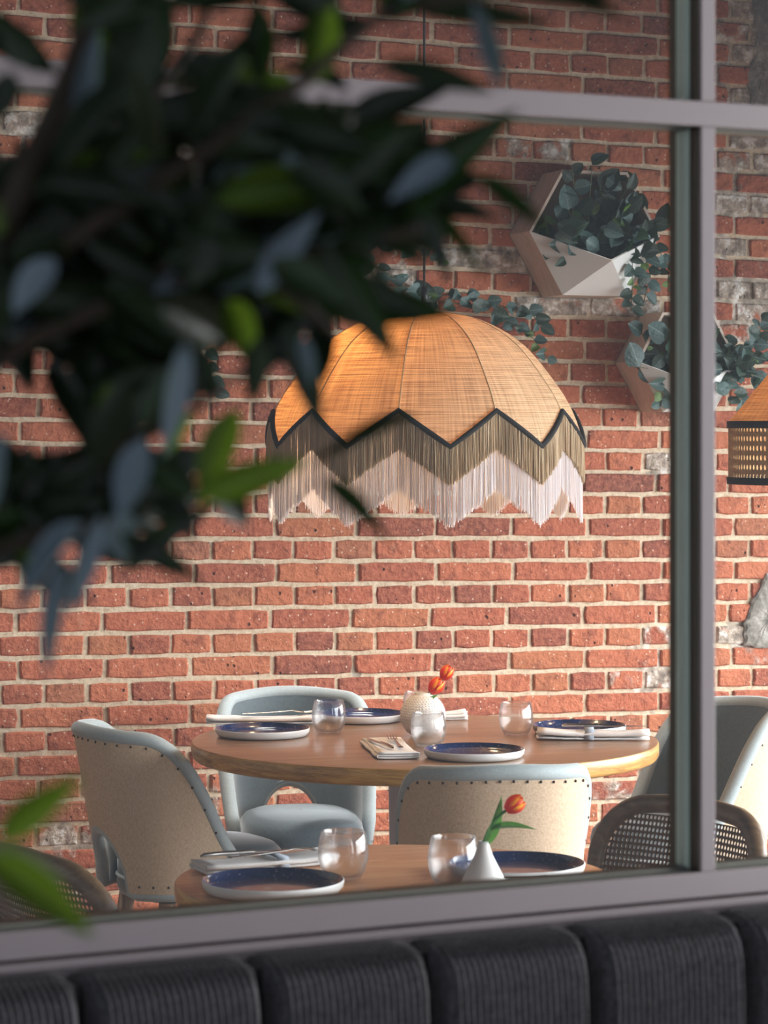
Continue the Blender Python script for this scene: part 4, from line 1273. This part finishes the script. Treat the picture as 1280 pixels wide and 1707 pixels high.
for p0, p1, wd, m, D in HERO: tleaf(p0, p1, wd, m, None, D, D+rt_.uniform(-.02, .02))
GAPS = [(320,60,62),(75,70,42),(40,230,46),(310,275,40),(55,640,62),(75,720,46),(340,730,50),(340,790,40),(130,420,18),(480,60,40),(590,60,40),
        (420,930,120),(600,120,60),(850,120,170),(440,640,36),(560,640,80),(60,130,36),(240,120,18),(420,180,26),(600,200,26),(330,590,14),(210,700,20)]
def ok(p):
    for gx, gy, gr in GAPS:
        if (p[0]-gx)**2+(p[1]-gy)**2 < gr*gr: return False
    if p[0] > 60 and p[1] > 830: return False
    if p[0] > 380 and p[1] > 520: return False
    if p[0] > 720 and p[1] > 60: return False
    return p[1] < 960
count = len(HERO); tries = 0
paths = [[(a, c, d) for a, c, d in br] for br in BR if br is not BR[0] and br is not BR[8]]+[BR[0][4:]]
while count < 296 and tries < 6000:
    tries += 1
    br = rt_.choice(paths); k = rt_.randrange(len(br)-1); t = rt_.random()
    bx = br[k][0]+(br[k+1][0]-br[k][0])*t+rt_.gauss(0, 26); by = br[k][1]+(br[k+1][1]-br[k][1])*t+rt_.gauss(0, 26)
    bd = br[k][2]+rt_.uniform(-.06, .10)
    dirx, diry = br[k+1][0]-br[k][0], br[k+1][1]-br[k][1]
    ang = math.atan2(diry, dirx)+rt_.choice((-1, 1))*rt_.uniform(.25, 1.25)
    L = rt_.uniform(130, 260)
    ex, ey = bx+L*math.cos(ang), by+L*math.sin(ang)+30
    if not (ok(((bx+ex)/2, (by+ey)/2)) and ok((bx*.2+ex*.8, by*.2+ey*.8)) and ok((bx, by))): continue
    m = rt_.choices((M_LDARK, M_LGREEN, M_LBLUE), (80, 9, 8))[0]
    if m is M_LBLUE: L *= .7
    tleaf((bx, by), (ex, ey), rt_.uniform(44, 84)*(.7 if m is M_LBLUE else 1), m, None, bd, bd+rt_.uniform(-.03, .03))
    count += 1
FILL = [(230,620,60,45,16),(60,805,80,40,14),(240,800,90,45,16),(160,690,50,50,8),(530,50,90,55,16),(205,80,40,90,12),(620,270,90,90,20),(300,470,190,60,30),
        (440,540,50,40,8),(380,170,60,50,8),(90,330,90,100,22),(220,330,80,90,18),(430,330,100,80,20),(300,880,40,40,5),(20,900,40,40,5),(120,870,70,40,8),(340,790,30,40,4),(40,560,50,40,6),(140,480,80,50,12)]
fol = MB(); lm_src = [MB(), MB()]
for q, (cup, droop) in enumerate(((.3, .15), (-.2, .2))):
    rows = []
    for j in range(7):
        t = j/6; hw = .5*lanc(t); z = -droop*t*t
        rows.append([(-hw, t, z+cup*hw), (0, t, z), (hw, t, z+cup*hw)])
    lm_src[q].quadgrid(rows)
for cx, cy, sx, sy, n in FILL:
    for q in range(n):
        mx, my = rt_.gauss(cx, sx*.6), rt_.gauss(cy, sy*.6); ang = rt_.uniform(0, 2*PI); L = rt_.uniform(110, 210); D = rt_.uniform(1.05, 1.18)
        if any((mx-gx)**2+(my-gy)**2 < (gr*1.1)**2 for gx, gy, gr in GAPS): continue
        a = at(mx-L/2*math.cos(ang), my-L/2*math.sin(ang), D); c = at(mx+L/2*math.cos(ang), my+L/2*math.sin(ang), D+rt_.uniform(-.03, .03))
        nr = NEAR+Vector((rt_.uniform(-.6, .6), 0, rt_.uniform(-.3, .8)))
        fol.add(rt_.choice(lm_src), Matrix.Translation(a-TL) @ orient(c-a, nr).to_4x4() @ Matrix.Diagonal((rt_.uniform(40, 70)*D/F, (c-a).length, (c-a).length*.8, 1)))
M_LMASS = m_plain('deep_foliage', srgb(34,48,30), 0.36, 60, 0.35)
fol.build('foliage', M_LMASS, tree)['kind'] = 'stuff'
pot = empty('plant_pot', (-.30, 1.02, 0), label='round pale pot of the indoor tree on the floor', cat='pot')
px0 = tl(*BR[0][0]).x
b = MB(); b.lathe([(1e-4, 0), (.15, 0), (.17, .02), (.20, .32), (.20, .34), (.185, .34), (.18, .29)], 40, (px0, tl(*BR[0][0]).y, 0)); b.build('pot_body', M_POT, pot)
b = MB(); b.lathe([(.181, .29), (.1, .298), (1e-4, .30)], 32, (px0, tl(*BR[0][0]).y, 0)); b.build('soil', M_SOIL, pot)
